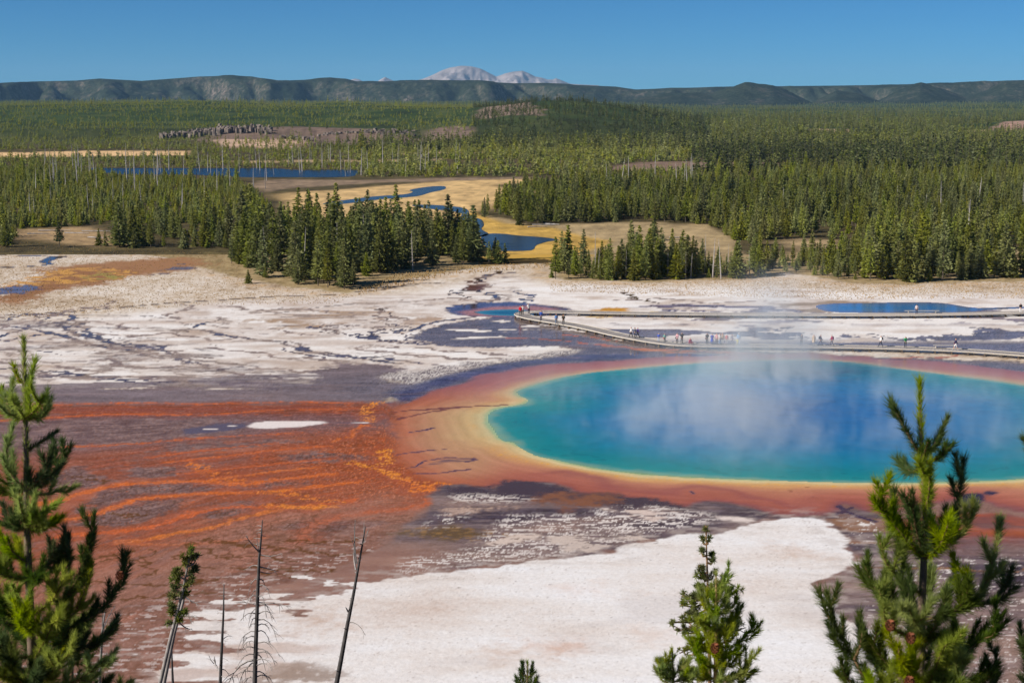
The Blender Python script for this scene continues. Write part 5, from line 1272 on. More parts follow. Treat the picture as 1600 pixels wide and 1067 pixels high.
# ------------------------------------------------------------------ people
def skeleton(pose):
    """joints: name -> (position, radius); bones: pairs with the cloth they wear"""
    J = {}
    def j(n, x, y, z, r): J[n] = (Vector((x, y, z)), r)
    sit = pose == 'sit'
    hz = 0.20 if sit else 0.95
    j('pelvis', 0, 0, hz, .145); j('waist', 0, .01, hz + .16, .125); j('chest', 0, 0, hz + .38, .15); j('neck', 0, .01, hz + .53, .055)
    j('jaw', 0, .02, hz + .61, .075); j('head', 0, .01, hz + .69, .10); j('crown', 0, 0, hz + .77, .07); j('nose', 0, .115, hz + .66, .018)
    for s, n in ((-1, 'l'), (1, 'r')):
        j(n + 'sh', s * .19, 0, hz + .46, .065)
        if pose == 'photo':
            j(n + 'el', s * .27, .16, hz + .30, .045); j(n + 'wr', s * .09, .28, hz + .60, .032); j(n + 'ha', s * .05, .30, hz + .67, .035)
        elif pose == 'hold':
            j(n + 'el', s * .27, .0, hz + .20, .045); j(n + 'wr', s * .12, .24, hz + .26, .032); j(n + 'ha', s * .06, .30, hz + .30, .035)
        elif pose == 'walk':
            j(n + 'el', s * .26, s * .10, hz + .18, .045); j(n + 'wr', s * .27, s * .24, hz - .03, .032); j(n + 'ha', s * .26, s * .30, hz - .10, .035)
        elif pose == 'point':
            if s > 0: j('rel', .42, .12, hz + .38, .045); j('rwr', .62, .18, hz + .42, .032); j('rha', .70, .2, hz + .44, .035)
            else: j('lel', -.26, 0, hz + .18, .045); j('lwr', -.27, .05, hz - .04, .032); j('lha', -.27, .06, hz - .12, .035)
        else:
            j(n + 'el', s * .26, -.02, hz + .18, .045); j(n + 'wr', s * .27, .05, hz - .05, .032); j(n + 'ha', s * .26, .08, hz - .13, .035)
        if sit:
            j(n + 'hip', s * .10, .02, hz - .02, .09); j(n + 'kn', s * .14, .42, hz + .18, .062); j(n + 'an', s * .13, .52, .07, .045); j(n + 'to', s * .13, .68, .04, .04)
        else:
            f = s * .26 if pose == 'walk' else 0
            j(n + 'hip', s * .10, 0, hz - .08, .095); j(n + 'kn', s * .11, f * .55 + .03, .50, .062); j(n + 'an', s * .11, f * 1.2 - .02, .09, .042); j(n + 'to', s * .13, f * 1.2 + .14, .045, .038)
    B = [('pelvis', 'waist', 'top'), ('waist', 'chest', 'top'), ('chest', 'neck', 'top'), ('neck', 'jaw', 'skin'), ('jaw', 'head', 'skin'), ('head', 'crown', 'hair'), ('jaw', 'nose', 'skin')]
    for n in 'lr': B += [('chest', n + 'sh', 'top'), (n + 'sh', n + 'el', 'top'), (n + 'el', n + 'wr', 'top'), (n + 'wr', n + 'ha', 'skin'), ('pelvis', n + 'hip', 'leg'), (n + 'hip', n + 'kn', 'leg'), (n + 'kn', n + 'an', 'leg'), (n + 'an', n + 'to', 'shoe')]
    return J, B
_body = {}
def body_mesh(pose):
    if pose in _body: return _body[pose]
    J, B = skeleton(pose); names = list(J)
    me = bpy.data.meshes.new('person'); me.from_pydata([J[n][0] for n in names], [(names.index(a), names.index(b)) for a, b, _ in B], [])
    o = bpy.data.objects.new('tmp', me); C.objects.link(o)
    sk = o.modifiers.new('s', 'SKIN'); sub = o.modifiers.new('u', 'SUBSURF'); sub.levels = 1
    for i, n in enumerate(names):
        d = me.skin_vertices[0].data[i]; r = J[n][1]; d.radius = (r * (1.25 if n in ('chest', 'pelvis', 'waist') else 1), r); d.use_root = n == 'pelvis'
    ev = o.evaluated_get(bpy.context.evaluated_depsgraph_get()); bm_ = bpy.data.meshes.new_from_object(ev)
    bpy.data.objects.remove(o)
    V = np.array([v.co[:] for v in bm_.vertices])
    best = np.full(len(V), 9.0); lab = np.zeros(len(V), int); kinds = ['top', 'skin', 'hair', 'leg', 'shoe']
    for a, b, k in B:
        pa, pb = np.array(J[a][0]), np.array(J[b][0]); e = pb - pa
        t = np.clip(((V - pa) @ e) / (e @ e), 0, 1); d = np.linalg.norm(V - pa - t[:, None] * e, axis=1) - (J[a][1] * (1 - t) + J[b][1] * t)
        m = d < best; best[m] = d[m]; lab[m] = kinds.index(k)
    hz = J['head'][0]
    hair = (V[:, 2] > hz.z - .10) & ((V[:, 1] < hz.y - 0.005) | (V[:, 2] > hz.z + .045)) & (np.abs(V[:, 0]) < .13)
    lab[(lab == 2) & ~hair] = 1
    lab[hair & ((lab == 1) | (lab == 2))] = 2
    _body[pose] = (bm_, lab, J); return _body[pose]
_mats = {}
def cloth(rgb):
    k = tuple(rgb)
    if k not in _mats: _mats[k] = simple_mat('cloth_%02x%02x%02x' % k, tuple(lin(rgb)), var=0.12, scale=8, rough=0.85, spec=0.1)
    return _mats[k]
SKIN = simple_mat('skin', tuple(lin((206, 156, 128))), var=0.06, scale=6, rough=0.5)
def person(u, v, pose, face, top, legs, hair, label, h=1.74, shorts=False, extra=()):
    x, y = ground_xy(u, v, DECKZ + 0.003); me0, lab, J = body_mesh(pose)
    e = empty('person', (float(x), float(y), DECKZ + 0.003), face); s = h / 1.76; e.scale = (s, s, s); tag(e, label, 'person')
    if pose == 'sit': pass
    body = bpy.data.objects.new('body', me0); C.objects.link(body); body.parent = e
    if not me0.materials: me0.materials.append(SKIN); me0.polygons.foreach_set('use_smooth', np.ones(len(me0.polygons), bool))
    me0.calc_loop_triangles(); V = np.array([q.co[:] for q in me0.vertices]); N = np.array([q.normal[:] for q in me0.vertices])
    def shell(name, kind, rgb, off, cond=None):
        keep = lab == kind
        if cond is not None: keep &= cond
        fs = [p.vertices[:] for p in me0.polygons if sum(keep[i] for i in p.vertices) >= (len(p.vertices) if cond is None and kind != 0 else len(p.vertices) - 1)]
        if not fs: return
        used = sorted({i for f in fs for i in f}); mp = {k: n for n, k in enumerate(used)}
        VV_ = V[used] + N[used] * off
        mesh_obj(name, VV_, [tuple(mp[i] for i in f) for f in fs], cloth(rgb), e, True)
    shell('jacket', 0, top, .016 if pose != 'coat' else .03)
    shell('shorts' if shorts else 'trousers', 3, legs, .010, (V[:, 2] > 0.48) if shorts else None)
    shell('hair', 2, hair, .014); shell('shoe', 4, (60, 56, 56) if not shorts else (220, 216, 210), .010)
    for kind in extra:
        mb = MB(); hz = J['chest'][0].z
        if kind[0] == 'backpack':
            n0 = MB(); n0.box((0, -.20, hz - .04), (.28, .15, .42)); n0.box((0, -.29, hz - .10), (.22, .07, .22)); n0.build('backpack', cloth(kind[1]), e)
        elif kind[0] == 'bag':
            n0 = MB(); n0.box((.24, .02, hz - .42), (.14, .28, .24)); n0.tube([(.22, .1, hz - .3), (0, .14, hz + .02), (-.14, .02, hz + .14)], .015, 4); n0.build('shoulder_bag', cloth(kind[1]), e)
        elif kind[0] == 'hat':
            p = J['head'][0]; n0 = MB(); n0.tube([(p.x, p.y, p.z + .02), (p.x, p.y, p.z + .035)], .17, 12); n0.tube([(p.x, p.y, p.z + .03), (p.x, p.y, p.z + .11), (p.x, p.y, p.z + .13)], [.115, .10, .05], 10); n0.build('hat', cloth(kind[1]), e)
        elif kind[0] == 'camera':
            p = J['rha'][0]; n0 = MB(); n0.box((0, p.y + .04, p.z), (.15, .05, .09)); n0.build('camera', cloth((30, 30, 32)), e)
        elif kind[0] == 'skirt':
            z = J['pelvis'][0].z; n0 = MB(); n0.tube([(0, 0, z + .12), (0, 0, z - .1), (0, 0, z - .45)], [.17, .21, .27], 12, False); n0.build('coat_skirt', cloth(kind[1]), e)
    return e
PI = math.pi
BLK, NVY, DGR, GRY, WHT = (34, 32, 36), (38, 44, 74), (58, 56, 60), (128, 128, 134), (226, 222, 218)
BRN, BLD = (52, 38, 30), (168, 130, 84)
person(813.2, 493.2, 'stand', PI, (206, 24, 40), DGR, BRN, 'person in a bright red jacket at the bend of the boardwalk')
person(816.6, 492.0, 'stand', PI, WHT, BLK, BRN, 'person in a white top half hidden behind the one in red at the bend', 1.7)
person(826.3, 490.2, 'photo', .5, WHT, NVY, BLK, 'person in white top and navy trousers taking a picture at the bend', 1.78, extra=(('camera',),))
person(845.3, 501.5, 'hold', PI * .9, (40, 92, 176), NVY, BRN, 'person in a blue jacket and navy trousers just right of the bend', 1.8)
person(869.2, 506.3, 'stand', PI * 1.1, (96, 140, 196), (96, 120, 150), BRN, 'person in a light blue top and jeans in the middle of the left slope')
person(880.3, 507.6, 'hold', PI, (36, 44, 40), (60, 62, 66), BLK, 'person in dark clothes right of the one in light blue', 1.72)
person(986.0, 527.6, 'walk', PI / 2, WHT, BLK, BRN, 'person in white top and black trousers with a black bag in the strolling trio', 1.74, extra=(('bag', BLK),))
person(991.8, 528.2, 'stand', -PI / 2, (92, 92, 100), BLK, BRN, 'person in a grey top in the middle of the strolling trio', 1.74)
person(996.5, 528.0, 'walk', PI / 2, (76, 52, 130), BLK, BLK, 'person in a purple jacket at the right of the strolling trio', 1.7)
person(1029, 534.0, 'hold', PI * .9, (28, 88, 190), (170, 186, 206), BRN, 'child in a bright blue jacket left of the one in mint', 1.35)
person(1038.5, 535.3, 'stand', PI * 1.1, (130, 206, 186), (60, 60, 66), BRN, 'short person in a mint green jacket with a red bag', 1.42, extra=(('bag', (190, 70, 50)),))
person(1058, 536.8, 'hold', PI * .8, (224, 170, 176), (70, 62, 66), BRN, 'person in a pale pink top with a dark bag', 1.66, extra=(('bag', (60, 54, 56)),))
person(1065.3, 537.2, 'photo', PI, BLK, BLK, BLK, 'person all in black lifting a camera right of the one in pink', 1.78, extra=(('camera',),))
person(1078.6, 537.6, 'sit', PI * 1.2, (186, 24, 84), (120, 20, 50), BRN, 'person in crimson sitting on the edge of the boardwalk')
person(1104.7, 538.0, 'photo', PI, BLK, BLK, BRN, 'person in black with a brown bag at the left of the crowd', 1.76, extra=(('bag', (130, 90, 80)), ('camera',)))
person(1112.6, 538.0, 'hold', PI, (32, 66, 186), (60, 84, 150), BLK, 'person in a long royal blue coat in the crowd', 1.66, extra=(('skirt', (32, 66, 186)),))
person(1119.6, 538.0, 'stand', PI * .9, (214, 160, 160), (90, 84, 92), BLD, 'person in a pale rose top in the crowd', 1.72)
person(1124.8, 538.4, 'hold', PI * 1.1, WHT, (150, 176, 200), BRN, 'person in white top and pale jeans in the crowd', 1.76)
person(1128.6, 538.3, 'stand', PI, (206, 184, 160), (206, 204, 200), BLD, 'tall person in beige standing behind the one in pale jeans', 1.84)
person(1135.2, 538.2, 'stand', PI, (206, 110, 110), (196, 190, 190), BRN, 'person with white hat and reddish top in the crowd', 1.62, extra=(('hat', WHT),))
person(1143.6, 538.2, 'walk', -PI / 2, (128, 120, 136), (120, 112, 120), BRN, 'person in grey walking at the right of the crowd in the steam', 1.62)
person(1154.2, 538.6, 'stand', PI, (150, 190, 226), (196, 210, 226), BRN, 'person in a pale blue shirt and hat in the edge of the steam', 1.84, extra=(('hat', WHT),))
person(1152.0, 540.2, 'point', PI * .8, (212, 200, 70), (206, 196, 90), BLD, 'small child in yellow stretching an arm out in the steam', 1.1)
person(1252.0, 539.8, 'hold', PI * 1.1, (110, 112, 124), BLK, BLK, 'person in grey and black alone at the right side of the steam', 1.76, extra=(('backpack', (50, 50, 60)),))
person(1271.3, 539.6, 'stand', PI, (216, 190, 156), (190, 176, 166), BLD, 'person in a long beige coat', 1.7, extra=(('skirt', (216, 190, 156)),))
person(1282.0, 539.8, 'walk', -PI / 2, (56, 50, 76), (60, 60, 84), BRN, 'person in dark violet walking left', 1.68, extra=(('backpack', (40, 36, 60)),))
person(1299.4, 540.4, 'walk', PI / 2, (150, 40, 76), (90, 84, 96), BRN, 'person in a maroon jacket with a backpack walking left', 1.7, extra=(('backpack', (120, 30, 70)),))
person(1376.0, 542.2, 'walk', PI / 2, WHT, (44, 50, 66), BRN, 'person in a white top and dark vest striding left of the one in green', 1.76, extra=(('backpack', (40, 40, 50)),))
person(1414.3, 543.4, 'photo', PI, (50, 156, 100), (56, 60, 70), BRN, 'person in a green top and dark trousers raising hands to the face', 1.74, extra=(('camera',),))
person(1493.0, 546.6, 'walk', PI / 2, (40, 40, 72), WHT, BLD, 'person in navy top and white shorts walking on the right', 1.76, shorts=True, extra=(('bag', (120, 36, 60)),))
person(1432.0, 490.9, 'stand', 0, (222, 206, 200), NVY, BRN, 'person in pale shirt and navy trousers facing the blue pool on the far walk', 1.74)
person(1594.3, 488.8, 'hold', 0, BLK, WHT, BLK, 'person in black jacket and white trousers at the right end of the far walk', 1.72)
# ------------------------------------------------------------------ the trees of the hillside in front
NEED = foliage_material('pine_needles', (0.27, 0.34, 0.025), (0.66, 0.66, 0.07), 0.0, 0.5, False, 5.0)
NEED_D = foliage_material('pine_needles_dark', (0.07, 0.115, 0.02), (0.27, 0.31, 0.04), 0.0, 0.4, False, 5.0)  # darker green, set branch by branch and on the inner old growth
TWIG = simple_mat('pine_twig', (0.26, 0.15, 0.075), var=0.4, scale=30)
FBARK = simple_mat('young_pine_bark', (0.17, 0.12, 0.085), var=0.45, scale=18, bump=0.01)
CONE = simple_mat('pine_cone', (0.22, 0.07, 0.03), var=0.5, scale=60, bump=0.005)
SNAG = simple_mat('dark_snag_wood', (0.075, 0.068, 0.065), var=0.5, scale=6, bump=0.01)  # one dark tone for the snag trunks
SNAGL = simple_mat('grey_twigs', (0.30, 0.27, 0.25), var=0.35, scale=6)
RS = np.random.RandomState(77)

def needle_tris(pts, per_m, L, width, a0=58, a1=26, skip=0.0):
    """needles all round a shoot"""
    pts = np.array(pts, float); seg = np.linalg.norm(np.diff(pts, axis=0), axis=1); cum = np.concatenate([[0], np.cumsum(seg)])
    tot = cum[-1]; n = int(per_m * tot) + 30
    s = np.sort(RS.uniform(skip * tot, tot, n - 28)); s = np.concatenate([s, np.full(28, tot * 0.995)])
    P = np.stack([np.interp(s, cum, pts[:, k]) for k in range(3)], -1)
    i = np.clip(np.searchsorted(cum, s) - 1, 0, len(seg) - 1); T_ = (pts[i + 1] - pts[i]) / seg[i][:, None]
    rv = RS.normal(0, 1, (len(s), 3)); rv -= (rv * T_).sum(1)[:, None] * T_; rv /= np.linalg.norm(rv, axis=1)[:, None]
    a = np.radians(a0 + (a1 - a0) * (s / tot) + RS.normal(0, 9, len(s)))
    a[-28:] = np.radians(RS.uniform(0, 42, 28))
    D = T_ * np.cos(a)[:, None] + rv * np.sin(a)[:, None]; D[:, 2] += 0.10
    D /= np.linalg.norm(D, axis=1)[:, None]
    Ln = L * RS.uniform(0.5, 1.15, len(s)) * RS.uniform(0.8, 1.15)
    side = np.cross(D, RS.normal(0, 1, D.shape)); side /= np.linalg.norm(side, axis=1)[:, None]
    return np.stack([P + side * width * .5, P - side * width * .5, P + D * Ln[:, None]], 1).reshape(-1, 3)

class Pine:
    def __init__(s, name, label, D, needle=0.058, width=0.0034, per_m=1500, cat='tree'):
        s.D = D; s.L = needle; s.w = width; s.pm = per_m
        s.e = empty(name, (0, 0, 0)); tag(s.e, label, cat)
        s.sc = D * 1.03 / FPX                  # metres per photo pixel at this distance
    def P(s, u, v, dd=0.0): return Vector(at_depth(u, v, s.D + dd))
    def trunk(s, px, radii, foot=True, needles_to=None, mat=None):
        pts = [s.P(u, v) for u, v in px]
        if foot:
            p = pts[-1]; z = float(hill_z(p.x, p.y)) - 0.3
            pts.append(Vector((p.x + (p.x - pts[-2].x) * 0.5, p.y, z))); radii = list(radii) + [radii[-1] * 1.35]
        s.e.location = pts[-1] if foot else (0, 0, 0); s.off = Vector(s.e.location)
        pts = [p - s.off for p in pts]; s.tp = pts
        mb = MB(); mb.tube(pts, list(radii), 8); mb.build('trunk', mat or FBARK, s.e, True)
        if needles_to:
            V = needle_tris([p for p in reversed(pts[:needles_to])], s.pm * 0.75, s.L, s.w, 50, 22)
            s.leaf('needles', V, s.e, NEED)
    def leaf(s, name, V, parent, mat):
        o = link(name, np_mesh(name, V, np.arange(len(V)).reshape(-1, 3)), mat, parent); o['kind'] = 'stuff'; return o
    def branch(s, px, dd0=0.0, dd1=0.0, sub=6, sublen=0.16, bright=1, r=0.010, up=0.9, tip=0.22):
        """px: polyline in the photograph from the trunk outwards; side shoots sit on its outer part"""
        n = len(px)
        pts = [s.P(u, v, dd0 + (dd1 - dd0) * i / max(1, n - 1)) - s.off for i, (u, v) in enumerate(px)]
        s.branch3(pts, sub, sublen, bright, r, up, tip)
    def branch3(s, pts, sub=6, sublen=0.16, bright=1, r=0.010, up=0.9, tip=0.22):
        pts = [Vector(p) for p in pts]
        fine = resample(pts, 0.03) if (pts[-1] - pts[0]).length > 0.12 else pts
        m = len(fine); mb = MB(); mb.tube(fine, [r * (1 - 0.7 * i / m) for i in range(m)], 5)
        cum = m * 0.03; shoots = []
        k0 = max(0, int(m - tip / 0.03)) if m > 3 else 0
        shoots.append((fine[k0:] if m - k0 > 1 else fine, 0.0))
        for q in range(sub):
            t = 0.30 + 0.62 * (q + RS.rand() * 0.6) / sub; i = min(m - 2, int(t * m)); p = fine[i]; d = (fine[min(i + 1, m - 1)] - fine[i]).normalized()
            rv = Vector(RS.normal(0, 1, 3)); rv -= rv.dot(d) * d; rv.normalize()
            dr = (d * 0.75 + rv * 0.75 + Vector((0, 0, 0.25 * up))).normalized(); L = sublen * (0.7 + 0.6 * RS.rand()) * (1.15 - 0.5 * t)
            p1 = p + dr * L * 0.5; p2 = p1 + (dr + Vector((0, 0, up * 0.8))).normalized() * L * 0.55
            mb.tube([p, p1, p2], [r * .55, r * .45, r * .25], 4); shoots.append(([p, p1, p2], 0.1))
        b = mb.build('branch', TWIG, s.e, True)
        new = [needle_tris(p, s.pm, s.L, s.w, skip=k) for p, k in shoots]
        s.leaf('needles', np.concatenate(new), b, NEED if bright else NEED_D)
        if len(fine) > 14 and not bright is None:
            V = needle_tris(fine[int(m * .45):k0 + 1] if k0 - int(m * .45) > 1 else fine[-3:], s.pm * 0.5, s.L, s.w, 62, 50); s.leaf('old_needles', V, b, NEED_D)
        return b
    def whorl(s, u, v, n, L, elev=38, bright=0.5, dd=0.0, sub=5, a0=None, sublen=0.16):
        base = s.P(u, v) - s.off; a0 = RS.rand() * 6.28 if a0 is None else a0
        for k in range(n):
            a = a0 + 6.283 * k / n + RS.normal(0, .2); l = L * (0.8 + 0.35 * RS.rand()); el = R(elev + RS.normal(0, 6))
            h = Vector((math.cos(a), math.sin(a), 0)); d0 = h * math.cos(el * .6) + Vector((0, 0, math.sin(el * .6))); d1 = h * math.cos(el * 1.6) + Vector((0, 0, math.sin(el * 1.6)))
            s.branch3([base, base + d0 * l * .45, base + d0 * l * .45 + (d0 + d1).normalized() * l * .3, base + d0 * l * .45 + (d0 + d1).normalized() * l * .3 + d1 * l * .3], sub, sublen, int(RS.rand() < bright), 0.006 + 0.008 * L, 0.9, min(.22, l * .5))
    def cone(s, u, v, dd=-0.1, r=0.022):
        c = s.P(u, v, dd) - s.off; V = []; F = []
        mb = MB()
        for k in range(5):
            for j in range(8):
                a = 6.283 * (j + 0.5 * (k % 2)) / 8; z = (k - 2) * r * 0.5; q = r * (1 - (abs(k - 2) / 3.2) ** 2)
                p = c + Vector((math.cos(a) * q, math.sin(a) * q, z)); o_ = Vector((math.cos(a), math.sin(a), 0.3)) * r * 0.45
                sd = Vector((-math.sin(a), math.cos(a), 0)) * r * 0.38
                mb.tri(p - sd, p + sd, p + o_); mb.tri(p + sd, p - sd, p - o_ * 0.8 + Vector((0, 0, -r * .5))); mb.tri(p + o_, p - sd, p - Vector((0, 0, r * .6)))
        mb.build('cone', CONE, s.e)

# ---- right pine
p = Pine('pine_tree', 'big young pine with a tall dark leader in front of the hot spring', 8.0, 0.080, 0.0045, 1900)
p.trunk([(1437,600),(1438,650),(1440,712),(1447,790),(1444,870),(1440,950),(1437,1067),(1436,1200)], [.004,.008,.012,.016,.020,.023,.028,.032], needles_to=5)
for px, d, br, sub in (([(1440,714),(1420,680),(1398,640)], -.05, 0, 1), ([(1442,716),(1462,692),(1479,655)], .03, 0, 1), ([(1440,724),(1466,715),(1487,697)], -.12, 0, 1), ([(1440,726),(1424,738),(1414,722)], .12, 0, 1), ([(1438,720),(1446,704),(1450,690)], -.2, 0, 0),
                       ([(1446,800),(1452,770),(1453,724)], -.25, 1, 2), ([(1444,870),(1410,835),(1385,800),(1370,757)], -.1, 1, 4), ([(1446,868),(1480,830),(1498,780),(1505,724)], .1, 0, 3), ([(1446,872),(1485,850),(1510,825),(1524,795)], .0, 1, 3),
                       ([(1444,872),(1420,850),(1400,820),(1396,788)], .2, 0, 3), ([(1444,870),(1430,820),(1425,770)], -.3, 0, 3), ([(1445,872),(1470,850),(1482,815)], -.35, 1, 3),
                       ([(1442,930),(1410,905),(1385,880),(1374,842)], -.1, 1, 3), ([(1442,960),(1400,950),(1370,925),(1352,884)], .1, 0, 4), ([(1444,975),(1490,958),(1530,930),(1550,880),(1564,815)], .0, 1, 6), ([(1510,945),(1550,940),(1578,905)], .1, 0, 4),
                       ([(1500,950),(1508,915),(1510,892)], -.1, 1, 2), ([(1442,1000),(1400,985),(1380,960),(1384,912)], -.3, 1, 4), ([(1442,1005),(1430,975),(1418,945)], -.45, 1, 3), ([(1442,1010),(1460,980),(1476,950)], -.4, 0, 3),
                       ([(1440,1060),(1390,1040),(1364,1010),(1358,1000)], .0, 0, 3), ([(1360,1080),(1330,1020),(1305,975),(1293,930)], .1, 0, 6), ([(1335,1030),(1345,1005),(1347,985)], .0, 0, 1), ([(1438,1060),(1480,1040),(1520,1010),(1550,985),(1567,960)], -.1, 0, 6),
                       ([(1438,1090),(1480,1070),(1500,1030),(1527,975)], .1, 0, 4), ([(1438,1085),(1410,1050),(1404,1010)], -.4, 1, 4), ([(1438,1090),(1460,1050),(1470,1020),(1480,1005)], -.45, 1, 4),
                       ([(1500,1140),(1540,1090),(1555,1040),(1557,1018)], .2, 0, 3), ([(1600,1100),(1605,1040),(1600,1010)], .3, 0, 3), ([(1360,1090),(1380,1060),(1376,1040)], .2, 0, 2), ([(1440,1120),(1400,1090),(1390,1055)], -.2, 1, 4), ([(1440,1120),(1470,1090),(1500,1070)], -.3, 1, 4)):
    p.branch(px, 0, d, sub, 0.15, br, 0.010)
p.whorl(1444, 872, 3, .26, 48, .3, sub=3); p.whorl(1441, 968, 4, .30, 42, .4, sub=4); p.whorl(1438, 1062, 5, .36, 38, .5, sub=5); p.whorl(1437, 1115, 5, .42, 34, .5, sub=5)
for u, v in ((1391,976),(1423,996),(1421,1064)): p.cone(u, v, -.5)
# tips of another pine just inside the right border
p = Pine('pine_tree', 'dark pine tips reaching in from the right border', 6.5, 0.06, 0.004, 1500)
p.trunk([(1690,640),(1692,800),(1694,1000),(1694,1200)], [.006,.02,.03,.035], mat=FBARK)
p.branch([(1692,760),(1640,730),(1600,688)], 0, 0, 3, .10, 0); p.branch([(1694,1080),(1640,1050),(1600,1005)], 0, 0, 4, .12, 0); p.branch([(1694,1130),(1640,1100),(1596,1060)], 0, -.1, 4, .12, 0)

# ---- left pine
p = Pine('pine_tree', 'tall bright young pine at the left in front of the orange mats', 11.0, 0.088, 0.0056, 1400)
p.trunk([(37,532),(38,580),(40,654),(41,720),(41,787),(43,850),(46,925),(49,990),(50,1067),(50,1200)], [.005,.010,.016,.020,.024,.028,.031,.034,.038,.045], needles_to=7)
for px, d, br, sub in (([(38,600),(28,592),(22,574)], 0, 1, 0), ([(38,600),(48,588),(54,566)], .1, 1, 0), ([(39,612),(46,604),(50,592)], -.1, 1, 0),
                       ([(40,654),(22,645),(8,622)], 0, 1, 2), ([(40,654),(15,650),(-4,632)], .1, 1, 2), ([(40,656),(62,648),(78,626)], 0, 1, 2), ([(40,654),(56,640),(68,622)], -.2, 1, 2), ([(40,655),(30,640),(24,622)], -.3, 1, 1),
                       ([(41,705),(62,692),(86,676)], .1, 0, 0), ([(42,766),(24,750),(12,725),(9,688)], -.1, 1, 3), ([(42,766),(66,758),(90,735),(110,698)], .0, 0, 3), ([(42,766),(60,750),(74,730),(81,702)], -.15, 0, 2), ([(42,770),(75,772),(100,762)], .2, 1, 2),
                       ([(42,766),(10,765),(-15,750)], .1, 0, 3), ([(43,824),(60,806),(84,790)], -.2, 1, 3), ([(43,824),(15,822),(-10,812)], 0, 0, 3), ([(43,826),(60,830),(78,815)], .1, 1, 2), ([(43,824),(34,800),(30,780)], -.3, 1, 2),
                       ([(44,880),(20,862),(12,842)], -.2, 1, 3), ([(46,905),(70,885),(88,862)], .0, 0, 4), ([(46,905),(20,900),(-6,880),(-20,855)], 0, 0, 4),
                       ([(50,990),(90,950),(120,905),(140,862),(147,805)], .0, 0, 7), ([(110,930),(108,880),(107,838)], .1, 0, 3), ([(50,1010),(100,985),(150,960),(180,925),(198,868)], .1, 0, 8), ([(120,950),(138,910),(143,882)], .0, 1, 3),
                       ([(50,960),(80,940),(100,905)], -.3, 1, 5), ([(48,960),(15,950),(-15,925)], -.1, 0, 5), ([(48,975),(30,940),(20,915)], -.4, 1, 4), ([(50,1040),(110,1020),(155,1000),(175,985)], .2, 0, 8), ([(50,1060),(100,1070),(140,1050),(165,1030)], -.2, 1, 8),
                       ([(50,1060),(20,1050),(-10,1010)], 0, 0, 6), ([(50,1040),(70,1000),(90,960)], -.4, 1, 6), ([(50,1090),(100,1090),(140,1085),(170,1062)], 0, 0, 7), ([(50,1100),(30,1060),(10,1040)], -.4, 0, 6), ([(60,1080),(80,1050),(110,1020)], -.5, 1, 6)):
    p.branch(px, 0, d, sub, 0.19, br, 0.012, tip=.26)
p.whorl(42, 766, 2, .18, 35, .4, sub=2); p.whorl(43, 826, 3, .2, 30, .5, sub=3); p.whorl(46, 905, 4, .34, 28, .4, sub=5); p.whorl(49, 985, 5, .5, 26, .4, sub=6); p.whorl(50, 1060, 6, .6, 24, .4, sub=7); p.whorl(50, 1025, 3, .4, 26, .4, sub=5); p.whorl(50, 1120, 6, .7, 24, .4, sub=7)
for u, v in ((141,842),(187,898),(60,812)): p.cone(u, v, 0, .026)

# ---- small bright pine, lower middle right
p = Pine('pine_tree', 'small bright green pine with a rusty stem standing over the white sheet', 17.0, 0.105, 0.0080, 700)
p.trunk([(1119,900),(1119,940),(1119,1000),(1118,1067),(1118,1180)], [.008,.016,.022,.028,.04], needles_to=3, mat=TWIG)
for px, d, br, sub in (([(1119,925),(1130,915),(1141,902)], 0, 1, 2), ([(1119,950),(1132,945),(1143,920)], .0, 1, 3), ([(1119,960),(1138,955),(1150,938)], .1, 1, 2), ([(1119,950),(1105,945),(1094,932)], 0, 1, 3), ([(1119,985),(1140,975),(1154,952)], .2, 0, 4), ([(1119,985),(1100,972),(1090,968)], -.2, 1, 5),
                       ([(1119,1010),(1145,1010),(1168,990),(1178,976)], .2, 0, 5), ([(1119,1020),(1100,1010),(1083,1007)], 0, 1, 5), ([(1119,1060),(1145,1055),(1165,1040),(1174,1020)], -.2, 1, 5), ([(1119,1060),(1100,1055),(1086,1046)], 0, 1, 5), ([(1119,1062),(1145,1060),(1176,1048)], 0, 1, 4), ([(1119,1080),(1150,1075),(1160,1062)], 0, 1, 4)):
    p.branch(px, 0, d, sub, 0.20, 1, 0.008, tip=.26)
p.whorl(1119, 940, 4, .18, 42, 1, sub=2, sublen=.16); p.whorl(1119, 960, 4, .22, 42, 1, sub=2, sublen=.16); p.whorl(1119, 1005, 5, .28, 40, 1, sub=3, sublen=.18); p.whorl(1119, 1045, 5, .34, 38, 1, sub=3, sublen=.2); p.whorl(1119, 985, 4, .22, 40, .9, sub=2, sublen=.16); p.whorl(1119, 1025, 4, .26, 38, .8, sub=3, sublen=.18); p.whorl(1119, 1066, 5, .32, 34, .8, sub=3, sublen=.18)
p.cone(1117, 1012, -.35, .045)
p = Pine('pine_tree', 'little pine tip rising left of the small bright pine', 16.0, 0.09, 0.0075, 650)
p.trunk([(1050,1016),(1052,1060),(1053,1130)], [.006,.014,.03], needles_to=2)
for px in ([(1052,1050),(1040,1044),(1036,1032)], [(1052,1052),(1062,1046),(1067,1034)], [(1052,1070),(1034,1062),(1030,1050)], [(1053,1075),(1068,1065),(1070,1052)]): p.branch(px, 0, 0, 3, .16, 1)
p.whorl(1053, 1065, 5, .25, 35, .7)
p = Pine('pine_tree', 'dark pine tip poking up at the bottom edge in front of the white sheet', 20.0, 0.085, 0.008, 800)
p.trunk([(824,1036),(824,1067),(824,1130)], [.008,.018,.04], needles_to=3)
for px in ([(824,1056),(817,1054),(813,1048)], [(824,1058),(832,1054),(836,1049)], [(824,1070),(816,1068),(811,1062)], [(824,1072),(832,1068),(837,1063)]): p.branch(px, 0, 0, 2, .16, 0)
